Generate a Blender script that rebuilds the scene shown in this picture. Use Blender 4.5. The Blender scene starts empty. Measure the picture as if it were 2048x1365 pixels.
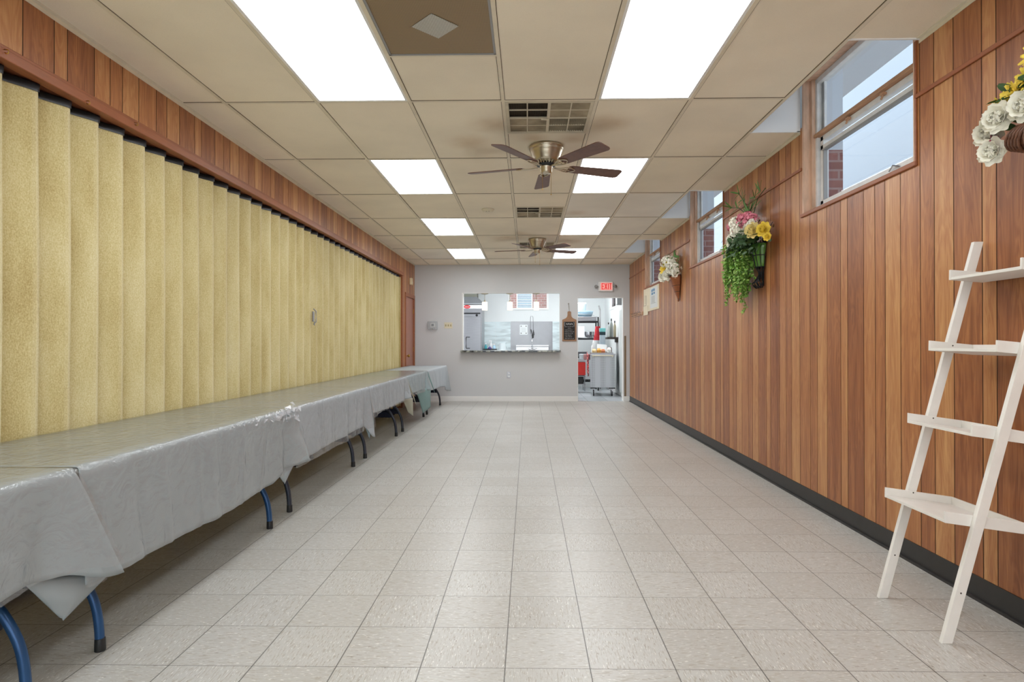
import bpy, bmesh, math, random
from math import sin, cos, pi, radians, sqrt, exp, atan2
from mathutils import Vector, Matrix, noise
C = bpy.context.scene.collection
sc = bpy.context.scene

# ------------------------------------------------------------------ camera, world, exposure
CH = 1.1665
cd = bpy.data.cameras.new('camera'); cam = bpy.data.objects.new('camera', cd); C.objects.link(cam)
yaw, pit, rol = .0178, .0036, -.0012
fwd = Vector((-sin(yaw)*cos(pit), cos(yaw)*cos(pit), sin(pit)))
rgt = Vector((cos(yaw), sin(yaw), 0)); up = rgt.cross(fwd)
R = Matrix((rgt, up, -fwd)).transposed() @ Matrix.Rotation(rol, 3, 'Z')
cam.matrix_world = Matrix.Translation((0, 0, CH)) @ R.to_4x4()
cd.sensor_fit = 'HORIZONTAL'; cd.sensor_width = 36
cd.lens = 1199.8*36/2048
cd.shift_x = -(1034.28-1024)/2048; cd.shift_y = 0
cd.clip_start = .02; cd.clip_end = 200
sc.camera = cam
sc.view_settings.view_transform = 'Standard'; sc.view_settings.look = 'None'
sc.view_settings.gamma = 1; sc.view_settings.use_curve_mapping = False
sc.view_settings.exposure = 0.31
PANEL = 7.5       # ceiling panels
w = bpy.data.worlds.new('world'); sc.world = w; w.use_nodes = True
bg = w.node_tree.nodes['Background']; bg.inputs[0].default_value = (.90, .95, 1.0, 1); bg.inputs[1].default_value = 3.8

# ------------------------------------------------------------------ helpers
def lin(c): return tuple(((v/255)/12.92 if v/255 <= .04045 else ((v/255+.055)/1.055)**2.4) for v in c)
def newmat(name):
    m = bpy.data.materials.new(name); m.use_nodes = True
    nt = m.node_tree; return m, nt, nt.nodes['Principled BSDF']
def mat(name, rgb, rough=.5, metal=0, var=0, vscale=8, bump=0, bscale=60, coat=0, trans=0, emit=0, spec=.5, stretch=None, alpha=1):
    m, nt, p = newmat(name); N = nt.nodes; L = nt.links
    c = lin(rgb)+(1,)
    p.inputs['Base Color'].default_value = c; p.inputs['Roughness'].default_value = rough
    p.inputs['Metallic'].default_value = metal; p.inputs['Specular IOR Level'].default_value = spec
    if coat: p.inputs['Coat Weight'].default_value = coat; p.inputs['Coat Roughness'].default_value = .08
    if trans: p.inputs['Transmission Weight'].default_value = trans
    if emit: p.inputs['Emission Color'].default_value = c; p.inputs['Emission Strength'].default_value = emit
    if alpha < 1: p.inputs['Alpha'].default_value = alpha
    tc = N.new('ShaderNodeTexCoord'); src = tc.outputs['Object']
    if stretch:
        mp = N.new('ShaderNodeMapping'); mp.inputs['Scale'].default_value = stretch; L.new(src, mp.inputs[0]); src = mp.outputs[0]
    if var:
        n = N.new('ShaderNodeTexNoise'); n.inputs['Scale'].default_value = vscale; n.inputs['Detail'].default_value = 5; L.new(src, n.inputs['Vector'])
        r = N.new('ShaderNodeMapRange'); r.inputs[1].default_value = .3; r.inputs[2].default_value = .7; r.inputs[3].default_value = 1-var; r.inputs[4].default_value = 1+var
        L.new(n.outputs[0], r.inputs[0])
        x = N.new('ShaderNodeVectorMath'); x.operation = 'SCALE'; x.inputs[0].default_value = c[:3]; L.new(r.outputs[0], x.inputs['Scale']); L.new(x.outputs[0], p.inputs['Base Color'])
    if bump:
        n = N.new('ShaderNodeTexNoise'); n.inputs['Scale'].default_value = bscale; n.inputs['Detail'].default_value = 4; L.new(src, n.inputs['Vector'])
        b = N.new('ShaderNodeBump'); b.inputs['Strength'].default_value = bump; b.inputs['Distance'].default_value = .01; L.new(n.outputs[0], b.inputs['Height']); L.new(b.outputs[0], p.inputs['Normal'])
    return m

class MB:
    def __init__(s): s.v = []; s.f = []; s.t = []
    def add(s, vs, fs, tone=0):
        o = len(s.v); s.v += [tuple(v) for v in vs]; s.f += [tuple(i+o for i in f) for f in fs]; s.t += [tone]*len(fs); return s
    def box(s, x0, x1, y0, y1, z0, z1, tone=0):
        if x0 > x1: x0, x1 = x1, x0
        if y0 > y1: y0, y1 = y1, y0
        if z0 > z1: z0, z1 = z1, z0
        return s.add([(x0,y0,z0),(x1,y0,z0),(x1,y1,z0),(x0,y1,z0),(x0,y0,z1),(x1,y0,z1),(x1,y1,z1),(x0,y1,z1)],
              [(0,3,2,1),(4,5,6,7),(0,1,5,4),(1,2,6,5),(2,3,7,6),(3,0,4,7)], tone)
    def obox(s, M, sx, sy, sz):
        vs = [M @ Vector((a*sx/2, b*sy/2, c*sz/2)) for c in (-1,1) for a, b in ((-1,-1),(1,-1),(1,1),(-1,1))]
        return s.add(vs, [(0,3,2,1),(4,5,6,7),(0,1,5,4),(1,2,6,5),(2,3,7,6),(3,0,4,7)])
    def quad(s, a, b, c, d, tone=0): return s.add([a, b, c, d], [(0,1,2,3)], tone)
    def tube(s, pts, r, n=8, cap=True):
        pts = [Vector(p) for p in pts]; rs = r if isinstance(r, (list, tuple)) else [r]*len(pts)
        vs = []; prev = None
        for i, p in enumerate(pts):
            d = (pts[min(i+1, len(pts)-1)]-pts[max(i-1, 0)]).normalized()
            a = prev if prev else (Vector((0,0,1)) if abs(d.z) < .9 else Vector((1,0,0)))
            u = d.cross(a).normalized(); v = d.cross(u).normalized(); prev = -v if False else a
            for k in range(n): vs.append(p+(u*cos(2*pi*k/n)+v*sin(2*pi*k/n))*rs[i])
        m = len(pts); fs = [(i*n+k, i*n+(k+1)%n, (i+1)*n+(k+1)%n, (i+1)*n+k) for i in range(m-1) for k in range(n)]
        if cap: fs += [tuple(range(n))[::-1], tuple((m-1)*n+k for k in range(n))]
        return s.add(vs, fs)
    def lathe(s, prof, c=(0,0,0), n=24, M=None):
        vs = []
        for r, z in prof:
            for k in range(n):
                v = Vector((r*cos(2*pi*k/n), r*sin(2*pi*k/n), z)); v = M @ v if M else v+Vector(c); vs.append(v)
        m = len(prof); fs = [(i*n+k, i*n+(k+1)%n, (i+1)*n+(k+1)%n, (i+1)*n+k) for i in range(m-1) for k in range(n)]
        fs += [tuple(range(n))[::-1], tuple((m-1)*n+k for k in range(n))]
        return s.add(vs, fs)
    def prism(s, pts, M=None, h=.01):
        M = M or Matrix.Identity(4); n = len(pts)
        vs = [M @ Vector((x, y, 0)) for x, y in pts]+[M @ Vector((x, y, h)) for x, y in pts]
        return s.add(vs, [tuple(range(n))[::-1], tuple(range(n, 2*n))]+[(i, (i+1)%n, n+(i+1)%n, n+i) for i in range(n)])
    def grid(s, fn, nu, nv):
        vs = [fn(i/nu, j/nv) for i in range(nu+1) for j in range(nv+1)]
        return s.add(vs, [(i*(nv+1)+j, (i+1)*(nv+1)+j, (i+1)*(nv+1)+j+1, i*(nv+1)+j+1) for i in range(nu) for j in range(nv)])
    def sph(s, c, r, n=10, m=6, sq=(1,1,1)):
        return s.lathe([(max(r*sin(pi*j/m), 1e-5), -r*cos(pi*j/m)) for j in range(m+1)], n=n, M=Matrix.Translation(c) @ Matrix.Diagonal((*sq, 1)))

def tag(o, label=None, cat=None, group=None, kind=None):
    if label: o['label'] = label
    if cat: o['category'] = cat
    if group: o['group'] = group
    if kind: o['kind'] = kind
    return o
def wloc(o):
    v = Vector((0,0,0))
    while o: v = v+o.location; o = o.parent
    return v
def obj(name, m, ma, parent=None, smooth=False, bevel=0, world=True, solid=0, sub=0):
    me = bpy.data.meshes.new(name); off = wloc(parent) if (parent and world) else Vector((0,0,0))
    me.from_pydata([tuple(Vector(v)-off) for v in m.v], [], m.f)
    if any(m.t):
        a = me.attributes.new('tone', 'FLOAT', 'FACE')
        for i, t in enumerate(m.t): a.data[i].value = t
    bm = bmesh.new(); bm.from_mesh(me)
    bmesh.ops.recalc_face_normals(bm, faces=bm.faces)
    bm.to_mesh(me); bm.free()
    me.materials.append(ma)
    if smooth:
        for p in me.polygons: p.use_smooth = True
    o = bpy.data.objects.new(name, me); C.objects.link(o); o.parent = parent
    if bevel:
        b = o.modifiers.new('b', 'BEVEL'); b.width = bevel; b.segments = 2; b.limit_method = 'ANGLE'
    if solid: b = o.modifiers.new('s', 'SOLIDIFY'); b.thickness = solid; b.offset = 0
    if sub: b = o.modifiers.new('u', 'SUBSURF'); b.levels = sub; b.render_levels = sub
    return o
def struct(name, m, ma, parent=None, **k):
    o = obj(name, m, ma, parent, **k)
    if not parent: o['kind'] = 'structure'
    return o
def thing(name, label, cat, loc=(0,0,0), group=None):
    o = bpy.data.objects.new(name, None); C.objects.link(o); o.location = loc; o.empty_display_size = .05
    return tag(o, label, cat, group)
def solo(name, m, ma, label, cat, group=None, **k): return tag(obj(name, m, ma, **k), label, cat, group)
def copy_tree(o, parent=None):
    c = o.copy(); C.objects.link(c); c.parent = parent
    for ch in list(o.children): copy_tree(ch, c)
    return c
def smooth_obj(o, ang=40):
    o.data.shade_smooth() if hasattr(o.data, 'shade_smooth') else None
    return o

# ------------------------------------------------------------------ materials
def wood_panel():
    m, nt, p = newmat('wood_panelling'); N = nt.nodes; L = nt.links
    at = N.new('ShaderNodeAttribute'); at.attribute_name = 'tone'
    tc = N.new('ShaderNodeTexCoord'); sx = N.new('ShaderNodeSeparateXYZ'); L.new(tc.outputs['Object'], sx.inputs[0])
    off = N.new('ShaderNodeMath'); off.operation = 'MULTIPLY_ADD'; off.inputs[1].default_value = 37.0; L.new(at.outputs['Fac'], off.inputs[0]); L.new(sx.outputs['Z'], off.inputs[2])
    cb = N.new('ShaderNodeCombineXYZ'); L.new(sx.outputs['Y'], cb.inputs[0]); L.new(off.outputs[0], cb.inputs[2]); L.new(at.outputs['Fac'], cb.inputs[1])
    mp = N.new('ShaderNodeMapping'); mp.inputs['Scale'].default_value = (13, 5, 1.5); L.new(cb.outputs[0], mp.inputs[0])
    n1 = N.new('ShaderNodeTexNoise'); n1.inputs['Scale'].default_value = 1; n1.inputs['Detail'].default_value = 4; n1.inputs['Distortion'].default_value = 1.1; L.new(mp.outputs[0], n1.inputs['Vector'])
    # contour lines of the noise: cathedral figure
    w1 = N.new('ShaderNodeMath'); w1.operation = 'MULTIPLY'; w1.inputs[1].default_value = 48; L.new(n1.outputs[0], w1.inputs[0])
    w2 = N.new('ShaderNodeMath'); w2.operation = 'SINE'; L.new(w1.outputs[0], w2.inputs[0])
    mp2 = N.new('ShaderNodeMapping'); mp2.inputs['Scale'].default_value = (150, 5, 4); L.new(cb.outputs[0], mp2.inputs[0])
    n2 = N.new('ShaderNodeTexNoise'); n2.inputs['Scale'].default_value = 1; n2.inputs['Detail'].default_value = 3; L.new(mp2.outputs[0], n2.inputs['Vector'])
    mp3 = N.new('ShaderNodeMapping'); mp3.inputs['Scale'].default_value = (22, 5, 1.1); L.new(cb.outputs[0], mp3.inputs[0])
    n3 = N.new('ShaderNodeTexNoise'); n3.inputs['Scale'].default_value = 1; n3.inputs['Detail'].default_value = 3; L.new(mp3.outputs[0], n3.inputs['Vector'])
    def mad(a, k, b):
        x = N.new('ShaderNodeMath'); x.operation = 'MULTIPLY_ADD'; L.new(a, x.inputs[0]); x.inputs[1].default_value = k
        if isinstance(b, (int, float)): x.inputs[2].default_value = b
        else: L.new(b, x.inputs[2])
        return x.outputs[0]
    t = mad(at.outputs['Fac'], .50, .262)
    t = mad(w2.outputs[0], .062, t)
    t = mad(n2.outputs[0], .34, t); t = mad(n3.outputs[0], .55, t)
    t = mad(t, 1.0, -.445)
    cr = N.new('ShaderNodeValToRGB'); e = cr.color_ramp
    e.elements[0].position = 0; e.elements[0].color = (*lin((94, 50, 26)), 1)
    e.elements[1].position = 1; e.elements[1].color = (*lin((218, 172, 120)), 1)
    for ps, c in ((.3, (144, 86, 50)), (.55, (176, 116, 70)), (.8, (200, 148, 96))):
        q = e.elements.new(ps); q.color = (*lin(c), 1)
    L.new(t, cr.inputs[0])
    L.new(cr.outputs[0], p.inputs['Base Color'])
    p.inputs['Roughness'].default_value = .36; p.inputs['Specular IOR Level'].default_value = .55
    b = N.new('ShaderNodeBump'); b.inputs['Strength'].default_value = .08; b.inputs['Distance'].default_value = .002; L.new(n2.outputs[0], b.inputs['Height']); L.new(b.outputs[0], p.inputs['Normal'])
    return m
def floor_mat():
    m, nt, p = newmat('vinyl_tile'); N = nt.nodes; L = nt.links
    def M(op, a, b=None, c=None):
        x = N.new('ShaderNodeMath'); x.operation = op
        for i, v in enumerate((a, b, c)):
            if v is None: continue
            if isinstance(v, (int, float)): x.inputs[i].default_value = v
            else: L.new(v, x.inputs[i])
        return x.outputs[0]
    tc = N.new('ShaderNodeTexCoord'); sx = N.new('ShaderNodeSeparateXYZ'); L.new(tc.outputs['Object'], sx.inputs[0])
    u = M('DIVIDE', M('ADD', sx.outputs[0], .0832), .3048); v = M('DIVIDE', M('SUBTRACT', sx.outputs[1], 2.1549), .3048)
    iu = M('FLOOR', u); iv = M('FLOOR', v); fu = M('SUBTRACT', u, iu); fv = M('SUBTRACT', v, iv)
    par = M('FLOORED_MODULO', M('ADD', iu, iv), 2)
    eu = M('MINIMUM', fu, M('SUBTRACT', 1, fu)); ev = M('MINIMUM', fv, M('SUBTRACT', 1, fv))
    lu = M('SUBTRACT', 1, M('SMOOTHSTEP' if False else 'MINIMUM', M('DIVIDE', eu, .010), 1)); lv = M('SUBTRACT', 1, M('MINIMUM', M('DIVIDE', ev, .008), 1))
    line = M('MINIMUM', M('ADD', M('MULTIPLY', lu, 1.2), M('MULTIPLY', lv, .9)), .9)
    # swap axes on odd tiles so streaks run the other way
    wn = N.new('ShaderNodeTexWhiteNoise'); wn.noise_dimensions = '2D'; cb = N.new('ShaderNodeCombineXYZ'); L.new(iu, cb.inputs[0]); L.new(iv, cb.inputs[1]); L.new(cb.outputs[0], wn.inputs['Vector'])
    a = M('ADD', M('MULTIPLY', sx.outputs[0], M('SUBTRACT', 1, par)), M('MULTIPLY', sx.outputs[1], par))
    b_ = M('ADD', M('MULTIPLY', sx.outputs[1], M('SUBTRACT', 1, par)), M('MULTIPLY', sx.outputs[0], par))
    def streak(sa, sb, seed):
        c = N.new('ShaderNodeCombineXYZ'); L.new(M('MULTIPLY', a, sa), c.inputs[0]); L.new(M('MULTIPLY', b_, sb), c.inputs[1]); L.new(M('MULTIPLY_ADD', wn.outputs[0], 50, seed), c.inputs[2])
        n = N.new('ShaderNodeTexNoise'); n.inputs['Scale'].default_value = 1; n.inputs['Detail'].default_value = 2; L.new(c.outputs[0], n.inputs['Vector']); return n.outputs[0]
    s1 = streak(28, 170, 0); s2 = streak(44, 240, 7); s3 = streak(36, 170, 19)
    def rng(x, lo, hi):
        r = N.new('ShaderNodeMapRange'); r.interpolation_type = 'SMOOTHSTEP'; L.new(x, r.inputs[0]); r.inputs[1].default_value = lo; r.inputs[2].default_value = hi; return r.outputs[0]
    def mix(f, c1, c2):
        x = N.new('ShaderNodeMix'); x.data_type = 'RGBA'
        if isinstance(f, (int, float)): x.inputs[0].default_value = f
        else: L.new(f, x.inputs[0])
        for k, c in ((6, c1), (7, c2)):
            if isinstance(c, tuple): x.inputs[k].default_value = (*lin(c), 1)
            else: L.new(c, x.inputs[k])
        return x.outputs[2]
    col = mix(wn.outputs[0], (184, 182, 177), (192, 191, 187))
    col = mix(rng(s1, .5, .7), col, (170, 164, 154))
    col = mix(rng(s2, .62, .70), col, (226, 225, 220))
    col = mix(M('MULTIPLY', rng(s3, .67, .74), .75), col, (104, 84, 68))
    col = mix(line, col, (58, 54, 50))
    L.new(col, p.inputs['Base Color']); 
    big = N.new('ShaderNodeTexNoise'); big.inputs['Scale'].default_value = 2.2; L.new(tc.outputs['Object'], big.inputs['Vector'])
    L.new(M('MULTIPLY_ADD', big.outputs[0], .14, .25), p.inputs['Roughness'])
    bp = N.new('ShaderNodeBump'); bp.inputs['Strength'].default_value = .12; bp.inputs['Distance'].default_value = .004
    L.new(M('MULTIPLY_ADD', big.outputs[0], .6, M('MULTIPLY', line, -.15)), bp.inputs['Height']); L.new(bp.outputs[0], p.inputs['Normal'])
    return m
def tile_mat(name, rgb, pits, stain=False):
    m, nt, p = newmat(name); N = nt.nodes; L = nt.links
    tc = N.new('ShaderNodeTexCoord')
    n = N.new('ShaderNodeTexNoise'); n.inputs['Scale'].default_value = 1.6; n.inputs['Detail'].default_value = 4; L.new(tc.outputs['Object'], n.inputs['Vector'])
    v = N.new('ShaderNodeTexNoise'); v.inputs['Scale'].default_value = 150 if pits else 260; v.inputs['Detail'].default_value = 1.5; L.new(tc.outputs['Object'], v.inputs['Vector'])
    r = N.new('ShaderNodeMapRange'); L.new(v.outputs[0], r.inputs[0]); r.inputs[1].default_value = .60; r.inputs[2].default_value = .68; r.inputs[3].default_value = 1; r.inputs[4].default_value = .62 if pits else .93
    r2 = N.new('ShaderNodeMapRange'); L.new(n.outputs[0], r2.inputs[0]); r2.inputs[1].default_value = .3; r2.inputs[2].default_value = .7; r2.inputs[3].default_value = .93; r2.inputs[4].default_value = 1.05
    mu = N.new('ShaderNodeMath'); mu.operation = 'MULTIPLY'; L.new(r.outputs[0], mu.inputs[0]); L.new(r2.outputs[0], mu.inputs[1])
    x = N.new('ShaderNodeVectorMath'); x.operation = 'SCALE'; x.inputs[0].default_value = lin(rgb); L.new(mu.outputs[0], x.inputs['Scale'])
    col = x.outputs[0]
    if not pits:
        nz = N.new('ShaderNodeTexNoise'); nz.inputs['Scale'].default_value = 6; nz.inputs['Detail'].default_value = 4; L.new(tc.outputs['Object'], nz.inputs['Vector'])
        acc = None
        for (sx_, sy_, rr_) in ((-.28, 4.35, .22), (-.45, 4.72, .26), (.58, 4.32, .24), (.05, 4.62, .17), (.36, 4.66, .14), (-.30, 9.0, .35), (.62, 9.3, .35), (.58, 7.3, .22), (.5, 10.3, .3)):
            d_ = N.new('ShaderNodeVectorMath'); d_.operation = 'DISTANCE'; L.new(tc.outputs['Object'], d_.inputs[0]); d_.inputs[1].default_value = (sx_, sy_, 2.75)
            q_ = N.new('ShaderNodeMapRange'); q_.interpolation_type = 'SMOOTHSTEP'; L.new(d_.outputs['Value'], q_.inputs[0]); q_.inputs[1].default_value = rr_; q_.inputs[2].default_value = 0; q_.inputs[3].default_value = 0; q_.inputs[4].default_value = 1
            if acc is None: acc = q_.outputs[0]
            else:
                z_ = N.new('ShaderNodeMath'); z_.operation = 'MAXIMUM'; L.new(acc, z_.inputs[0]); L.new(q_.outputs[0], z_.inputs[1]); acc = z_.outputs[0]
        z_ = N.new('ShaderNodeMath'); z_.operation = 'MULTIPLY'; L.new(acc, z_.inputs[0]); L.new(nz.outputs[0], z_.inputs[1])
        z2 = N.new('ShaderNodeMath'); z2.operation = 'MULTIPLY'; L.new(z_.outputs[0], z2.inputs[0]); z2.inputs[1].default_value = .65
        xm = N.new('ShaderNodeMix'); xm.data_type = 'RGBA'; L.new(z2.outputs[0], xm.inputs[0]); L.new(col, xm.inputs[6]); xm.inputs[7].default_value = (*lin((186, 150, 104)), 1); col = xm.outputs[2]
    L.new(col, p.inputs['Base Color']); p.inputs['Roughness'].default_value = .85; p.inputs['Specular IOR Level'].default_value = .2
    b = N.new('ShaderNodeBump'); b.inputs['Strength'].default_value = .3; b.inputs['Distance'].default_value = .002; L.new(r.outputs[0], b.inputs['Height']); L.new(b.outputs[0], p.inputs['Normal'])
    return m
def film_mat():
    m = bpy.data.materials.new('clear_plastic_film'); m.use_nodes = True; nt = m.node_tree; N = nt.nodes; L = nt.links
    for n in list(N): N.remove(n)
    out = N.new('ShaderNodeOutputMaterial'); tr = N.new('ShaderNodeBsdfTransparent'); tr.inputs[0].default_value = (.97, .97, .97, 1)
    gl = N.new('ShaderNodeBsdfGlossy'); gl.inputs['Roughness'].default_value = .13; df = N.new('ShaderNodeBsdfDiffuse'); df.inputs[0].default_value = (.8, .82, .85, 1)
    tc = N.new('ShaderNodeTexCoord'); mp = N.new('ShaderNodeMapping'); mp.inputs['Scale'].default_value = (6, 4, 5); L.new(tc.outputs['Object'], mp.inputs[0])
    ns = N.new('ShaderNodeTexNoise'); ns.inputs['Scale'].default_value = 2.2; ns.inputs['Detail'].default_value = 5; ns.inputs['Distortion'].default_value = 2.0; L.new(mp.outputs[0], ns.inputs['Vector'])
    b = N.new('ShaderNodeBump'); b.inputs['Strength'].default_value = .5; b.inputs['Distance'].default_value = .02; L.new(ns.outputs[0], b.inputs['Height'])
    L.new(b.outputs[0], gl.inputs['Normal'])
    lw = N.new('ShaderNodeLayerWeight'); lw.inputs['Blend'].default_value = .5; L.new(b.outputs[0], lw.inputs['Normal'])
    pw = N.new('ShaderNodeMath'); pw.operation = 'POWER'; pw.inputs[1].default_value = 4.5; L.new(lw.outputs['Facing'], pw.inputs[0])
    fr = N.new('ShaderNodeMath'); fr.operation = 'MULTIPLY_ADD'; fr.inputs[1].default_value = .8; fr.inputs[2].default_value = .09; L.new(pw.outputs[0], fr.inputs[0])
    m1 = N.new('ShaderNodeMixShader'); m1.inputs[0].default_value = .07; L.new(tr.outputs[0], m1.inputs[1]); L.new(df.outputs[0], m1.inputs[2])
    m2 = N.new('ShaderNodeMixShader'); L.new(fr.outputs[0], m2.inputs[0]); L.new(m1.outputs[0], m2.inputs[1]); L.new(gl.outputs[0], m2.inputs[2])
    L.new(m2.outputs[0], out.inputs[0]); return m
def glass_mat():
    m = bpy.data.materials.new('window_glass'); m.use_nodes = True; nt = m.node_tree; N = nt.nodes; L = nt.links
    for n in list(N): N.remove(n)
    out = N.new('ShaderNodeOutputMaterial'); tr = N.new('ShaderNodeBsdfTransparent'); tr.inputs[0].default_value = (.95, .97, .98, 1)
    gl = N.new('ShaderNodeBsdfGlossy'); gl.inputs['Roughness'].default_value = .03; mx = N.new('ShaderNodeMixShader'); mx.inputs[0].default_value = .07
    L.new(tr.outputs[0], mx.inputs[1]); L.new(gl.outputs[0], mx.inputs[2]); L.new(mx.outputs[0], out.inputs[0]); return m
def brick_mat(name, c1, c2, mortar, scale=1):
    m, nt, p = newmat(name); N = nt.nodes; L = nt.links
    tc = N.new('ShaderNodeTexCoord'); sx = N.new('ShaderNodeSeparateXYZ'); L.new(tc.outputs['Object'], sx.inputs[0])
    ad = N.new('ShaderNodeMath'); ad.operation = 'ADD'; L.new(sx.outputs[0], ad.inputs[0]); L.new(sx.outputs[1], ad.inputs[1])
    cb = N.new('ShaderNodeCombineXYZ'); L.new(ad.outputs[0], cb.inputs[0]); L.new(sx.outputs[2], cb.inputs[1])
    b = N.new('ShaderNodeTexBrick'); b.inputs['Scale'].default_value = scale; b.inputs['Brick Width'].default_value = .2; b.inputs['Row Height'].default_value = .068; b.inputs['Mortar Size'].default_value = .008
    b.inputs[1].default_value = (*lin(c1), 1); b.inputs[2].default_value = (*lin(c2), 1); b.inputs[3].default_value = (*lin(mortar), 1)
    L.new(cb.outputs[0], b.inputs[0]); L.new(b.outputs[0], p.inputs['Base Color']); p.inputs['Roughness'].default_value = .9; return m
def curtain_mat():
    m, nt, p = newmat('ochre_curtain'); N = nt.nodes; L = nt.links
    tc = N.new('ShaderNodeTexCoord')
    def noi(sc3, s=1, d=4):
        mp = N.new('ShaderNodeMapping'); mp.inputs['Scale'].default_value = sc3; L.new(tc.outputs['Object'], mp.inputs[0])
        n = N.new('ShaderNodeTexNoise'); n.inputs['Scale'].default_value = s; n.inputs['Detail'].default_value = d; L.new(mp.outputs[0], n.inputs['Vector']); return n.outputs[0]
    fine = noi((1, 1, .7), 190, 3); big = noi((3, 3, .9), 2.2, 4); weave = noi((1, 1, .12), 300, 1)
    cr = N.new('ShaderNodeValToRGB'); e = cr.color_ramp; e.elements[0].position = .3; e.elements[0].color = (*lin((174, 152, 98)), 1); e.elements[1].position = .72; e.elements[1].color = (*lin((228, 219, 180)), 1)
    q = e.elements.new(.5); q.color = (*lin((206, 192, 140)), 1)
    a = N.new('ShaderNodeMath'); a.operation = 'MULTIPLY_ADD'; L.new(fine, a.inputs[0]); a.inputs[1].default_value = .5; a.inputs[2].default_value = -.02
    b = N.new('ShaderNodeMath'); b.operation = 'MULTIPLY_ADD'; L.new(big, b.inputs[0]); b.inputs[1].default_value = .42; L.new(a.outputs[0], b.inputs[2])
    c = N.new('ShaderNodeMath'); c.operation = 'MULTIPLY_ADD'; L.new(weave, c.inputs[0]); c.inputs[1].default_value = .12; L.new(b.outputs[0], c.inputs[2])
    L.new(c.outputs[0], cr.inputs[0]); p.inputs['Roughness'].default_value = .8; p.inputs['Specular IOR Level'].default_value = .25
    at = N.new('ShaderNodeAttribute'); at.attribute_name = 'tone'; sheen_f = N.new('ShaderNodeMath'); sheen_f.operation = 'MULTIPLY'; sheen_f.inputs[1].default_value = .45; L.new(at.outputs['Fac'], sheen_f.inputs[0])  # pleat ridges tinted paler: sheen highlight painted into the fabric colour
    mx = N.new('ShaderNodeMix'); mx.data_type = 'RGBA'; L.new(sheen_f.outputs[0], mx.inputs[0]); L.new(cr.outputs[0], mx.inputs[6]); mx.inputs[7].default_value = (*lin((230, 222, 192)), 1); L.new(mx.outputs[2], p.inputs['Base Color'])
    bp = N.new('ShaderNodeBump'); bp.inputs['Strength'].default_value = .3; bp.inputs['Distance'].default_value = .003; L.new(fine, bp.inputs['Height']); L.new(bp.outputs[0], p.inputs['Normal'])
    return m
def marble_mat():
    m, nt, p = newmat('marble_tile'); N = nt.nodes; L = nt.links
    tc = N.new('ShaderNodeTexCoord'); mp = N.new('ShaderNodeMapping'); mp.inputs['Rotation'].default_value = (0, .35, 0); mp.inputs['Scale'].default_value = (1, 1, 5); L.new(tc.outputs['Object'], mp.inputs[0])
    n = N.new('ShaderNodeTexNoise'); n.inputs['Scale'].default_value = 2.2; n.inputs['Detail'].default_value = 5; n.inputs['Distortion'].default_value = .6; L.new(mp.outputs[0], n.inputs['Vector'])
    cr = N.new('ShaderNodeValToRGB'); e = cr.color_ramp; e.elements[0].position = .38; e.elements[0].color = (*lin((184, 196, 198)), 1); e.elements[1].position = .6; e.elements[1].color = (*lin((215, 228, 230)), 1)
    L.new(n.outputs[0], cr.inputs[0]); L.new(cr.outputs[0], p.inputs['Base Color']); p.inputs['Roughness'].default_value = .25; return m
def mesh_mat(name, solid, hole, scale=90):
    m, nt, p = newmat(name); N = nt.nodes; L = nt.links
    tc = N.new('ShaderNodeTexCoord'); v = N.new('ShaderNodeTexVoronoi'); v.inputs['Scale'].default_value = scale; v.inputs['Randomness'].default_value = 0
    L.new(tc.outputs['Object'], v.inputs['Vector'])
    r = N.new('ShaderNodeMath'); r.operation = 'LESS_THAN'; L.new(v.outputs['Distance'], r.inputs[0]); r.inputs[1].default_value = .33
    x = N.new('ShaderNodeMix'); x.data_type = 'RGBA'; L.new(r.outputs[0], x.inputs[0]); x.inputs[6].default_value = (*lin(solid), 1); x.inputs[7].default_value = (*lin(hole), 1)
    L.new(x.outputs[2], p.inputs['Base Color']); p.inputs['Roughness'].default_value = .5; return m
def granite_mat():
    m, nt, p = newmat('granite'); N = nt.nodes; L = nt.links
    tc = N.new('ShaderNodeTexCoord'); n = N.new('ShaderNodeTexNoise'); n.inputs['Scale'].default_value = 14; n.inputs['Detail'].default_value = 6; L.new(tc.outputs['Object'], n.inputs['Vector'])
    cr = N.new('ShaderNodeValToRGB'); e = cr.color_ramp; e.elements[0].position = .45; e.elements[0].color = (*lin((22, 24, 26)), 1); e.elements[1].position = .66; e.elements[1].color = (*lin((170, 172, 160)), 1)
    L.new(n.outputs[0], cr.inputs[0]); L.new(cr.outputs[0], p.inputs['Base Color']); p.inputs['Roughness'].default_value = .15; return m

WOOD = wood_panel(); FLOOR = floor_mat(); FILM = film_mat(); GLASS = glass_mat(); CURT = curtain_mat(); MARB = marble_mat(); GRAN = granite_mat()
GROOVE = mat('panel_groove', (40, 20, 12), .8)
TRIMW = mat('stained_trim', (150, 88, 54), .42, var=.12, vscale=6, stretch=(8, 1, 8))
TRIMP = mat('pale_trim', (196, 150, 116), .5, var=.15, vscale=5)
TILE = tile_mat('ceiling_tile_tan', (242, 232, 212), False)
TILEG = tile_mat('ceiling_tile_pitted', (242, 234, 218), True)
TILEN = tile_mat('ceiling_tile_grey', (238, 233, 222), False)
TBAR = mat('ceiling_grid_paint', (226, 216, 194), .5, var=.06, vscale=10)
WALLP = mat('grey_wall_paint', (211, 213, 215), .7, var=.015, vscale=2)
WHITEP = mat('white_paint', (238, 238, 236), .5)
WFRAME = mat('white_window_frame', (232, 232, 232), .45, var=.08, vscale=14)
OLDW = mat('weathered_window_wood', (214, 178, 152), .6, var=.22, vscale=7, stretch=(3, 3, .8))
BLACKB = mat('black_rubber_base', (44, 42, 42), .45, var=.1, vscale=20)
DARKR = mat('dark_rubber', (34, 36, 38), .45)
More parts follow.
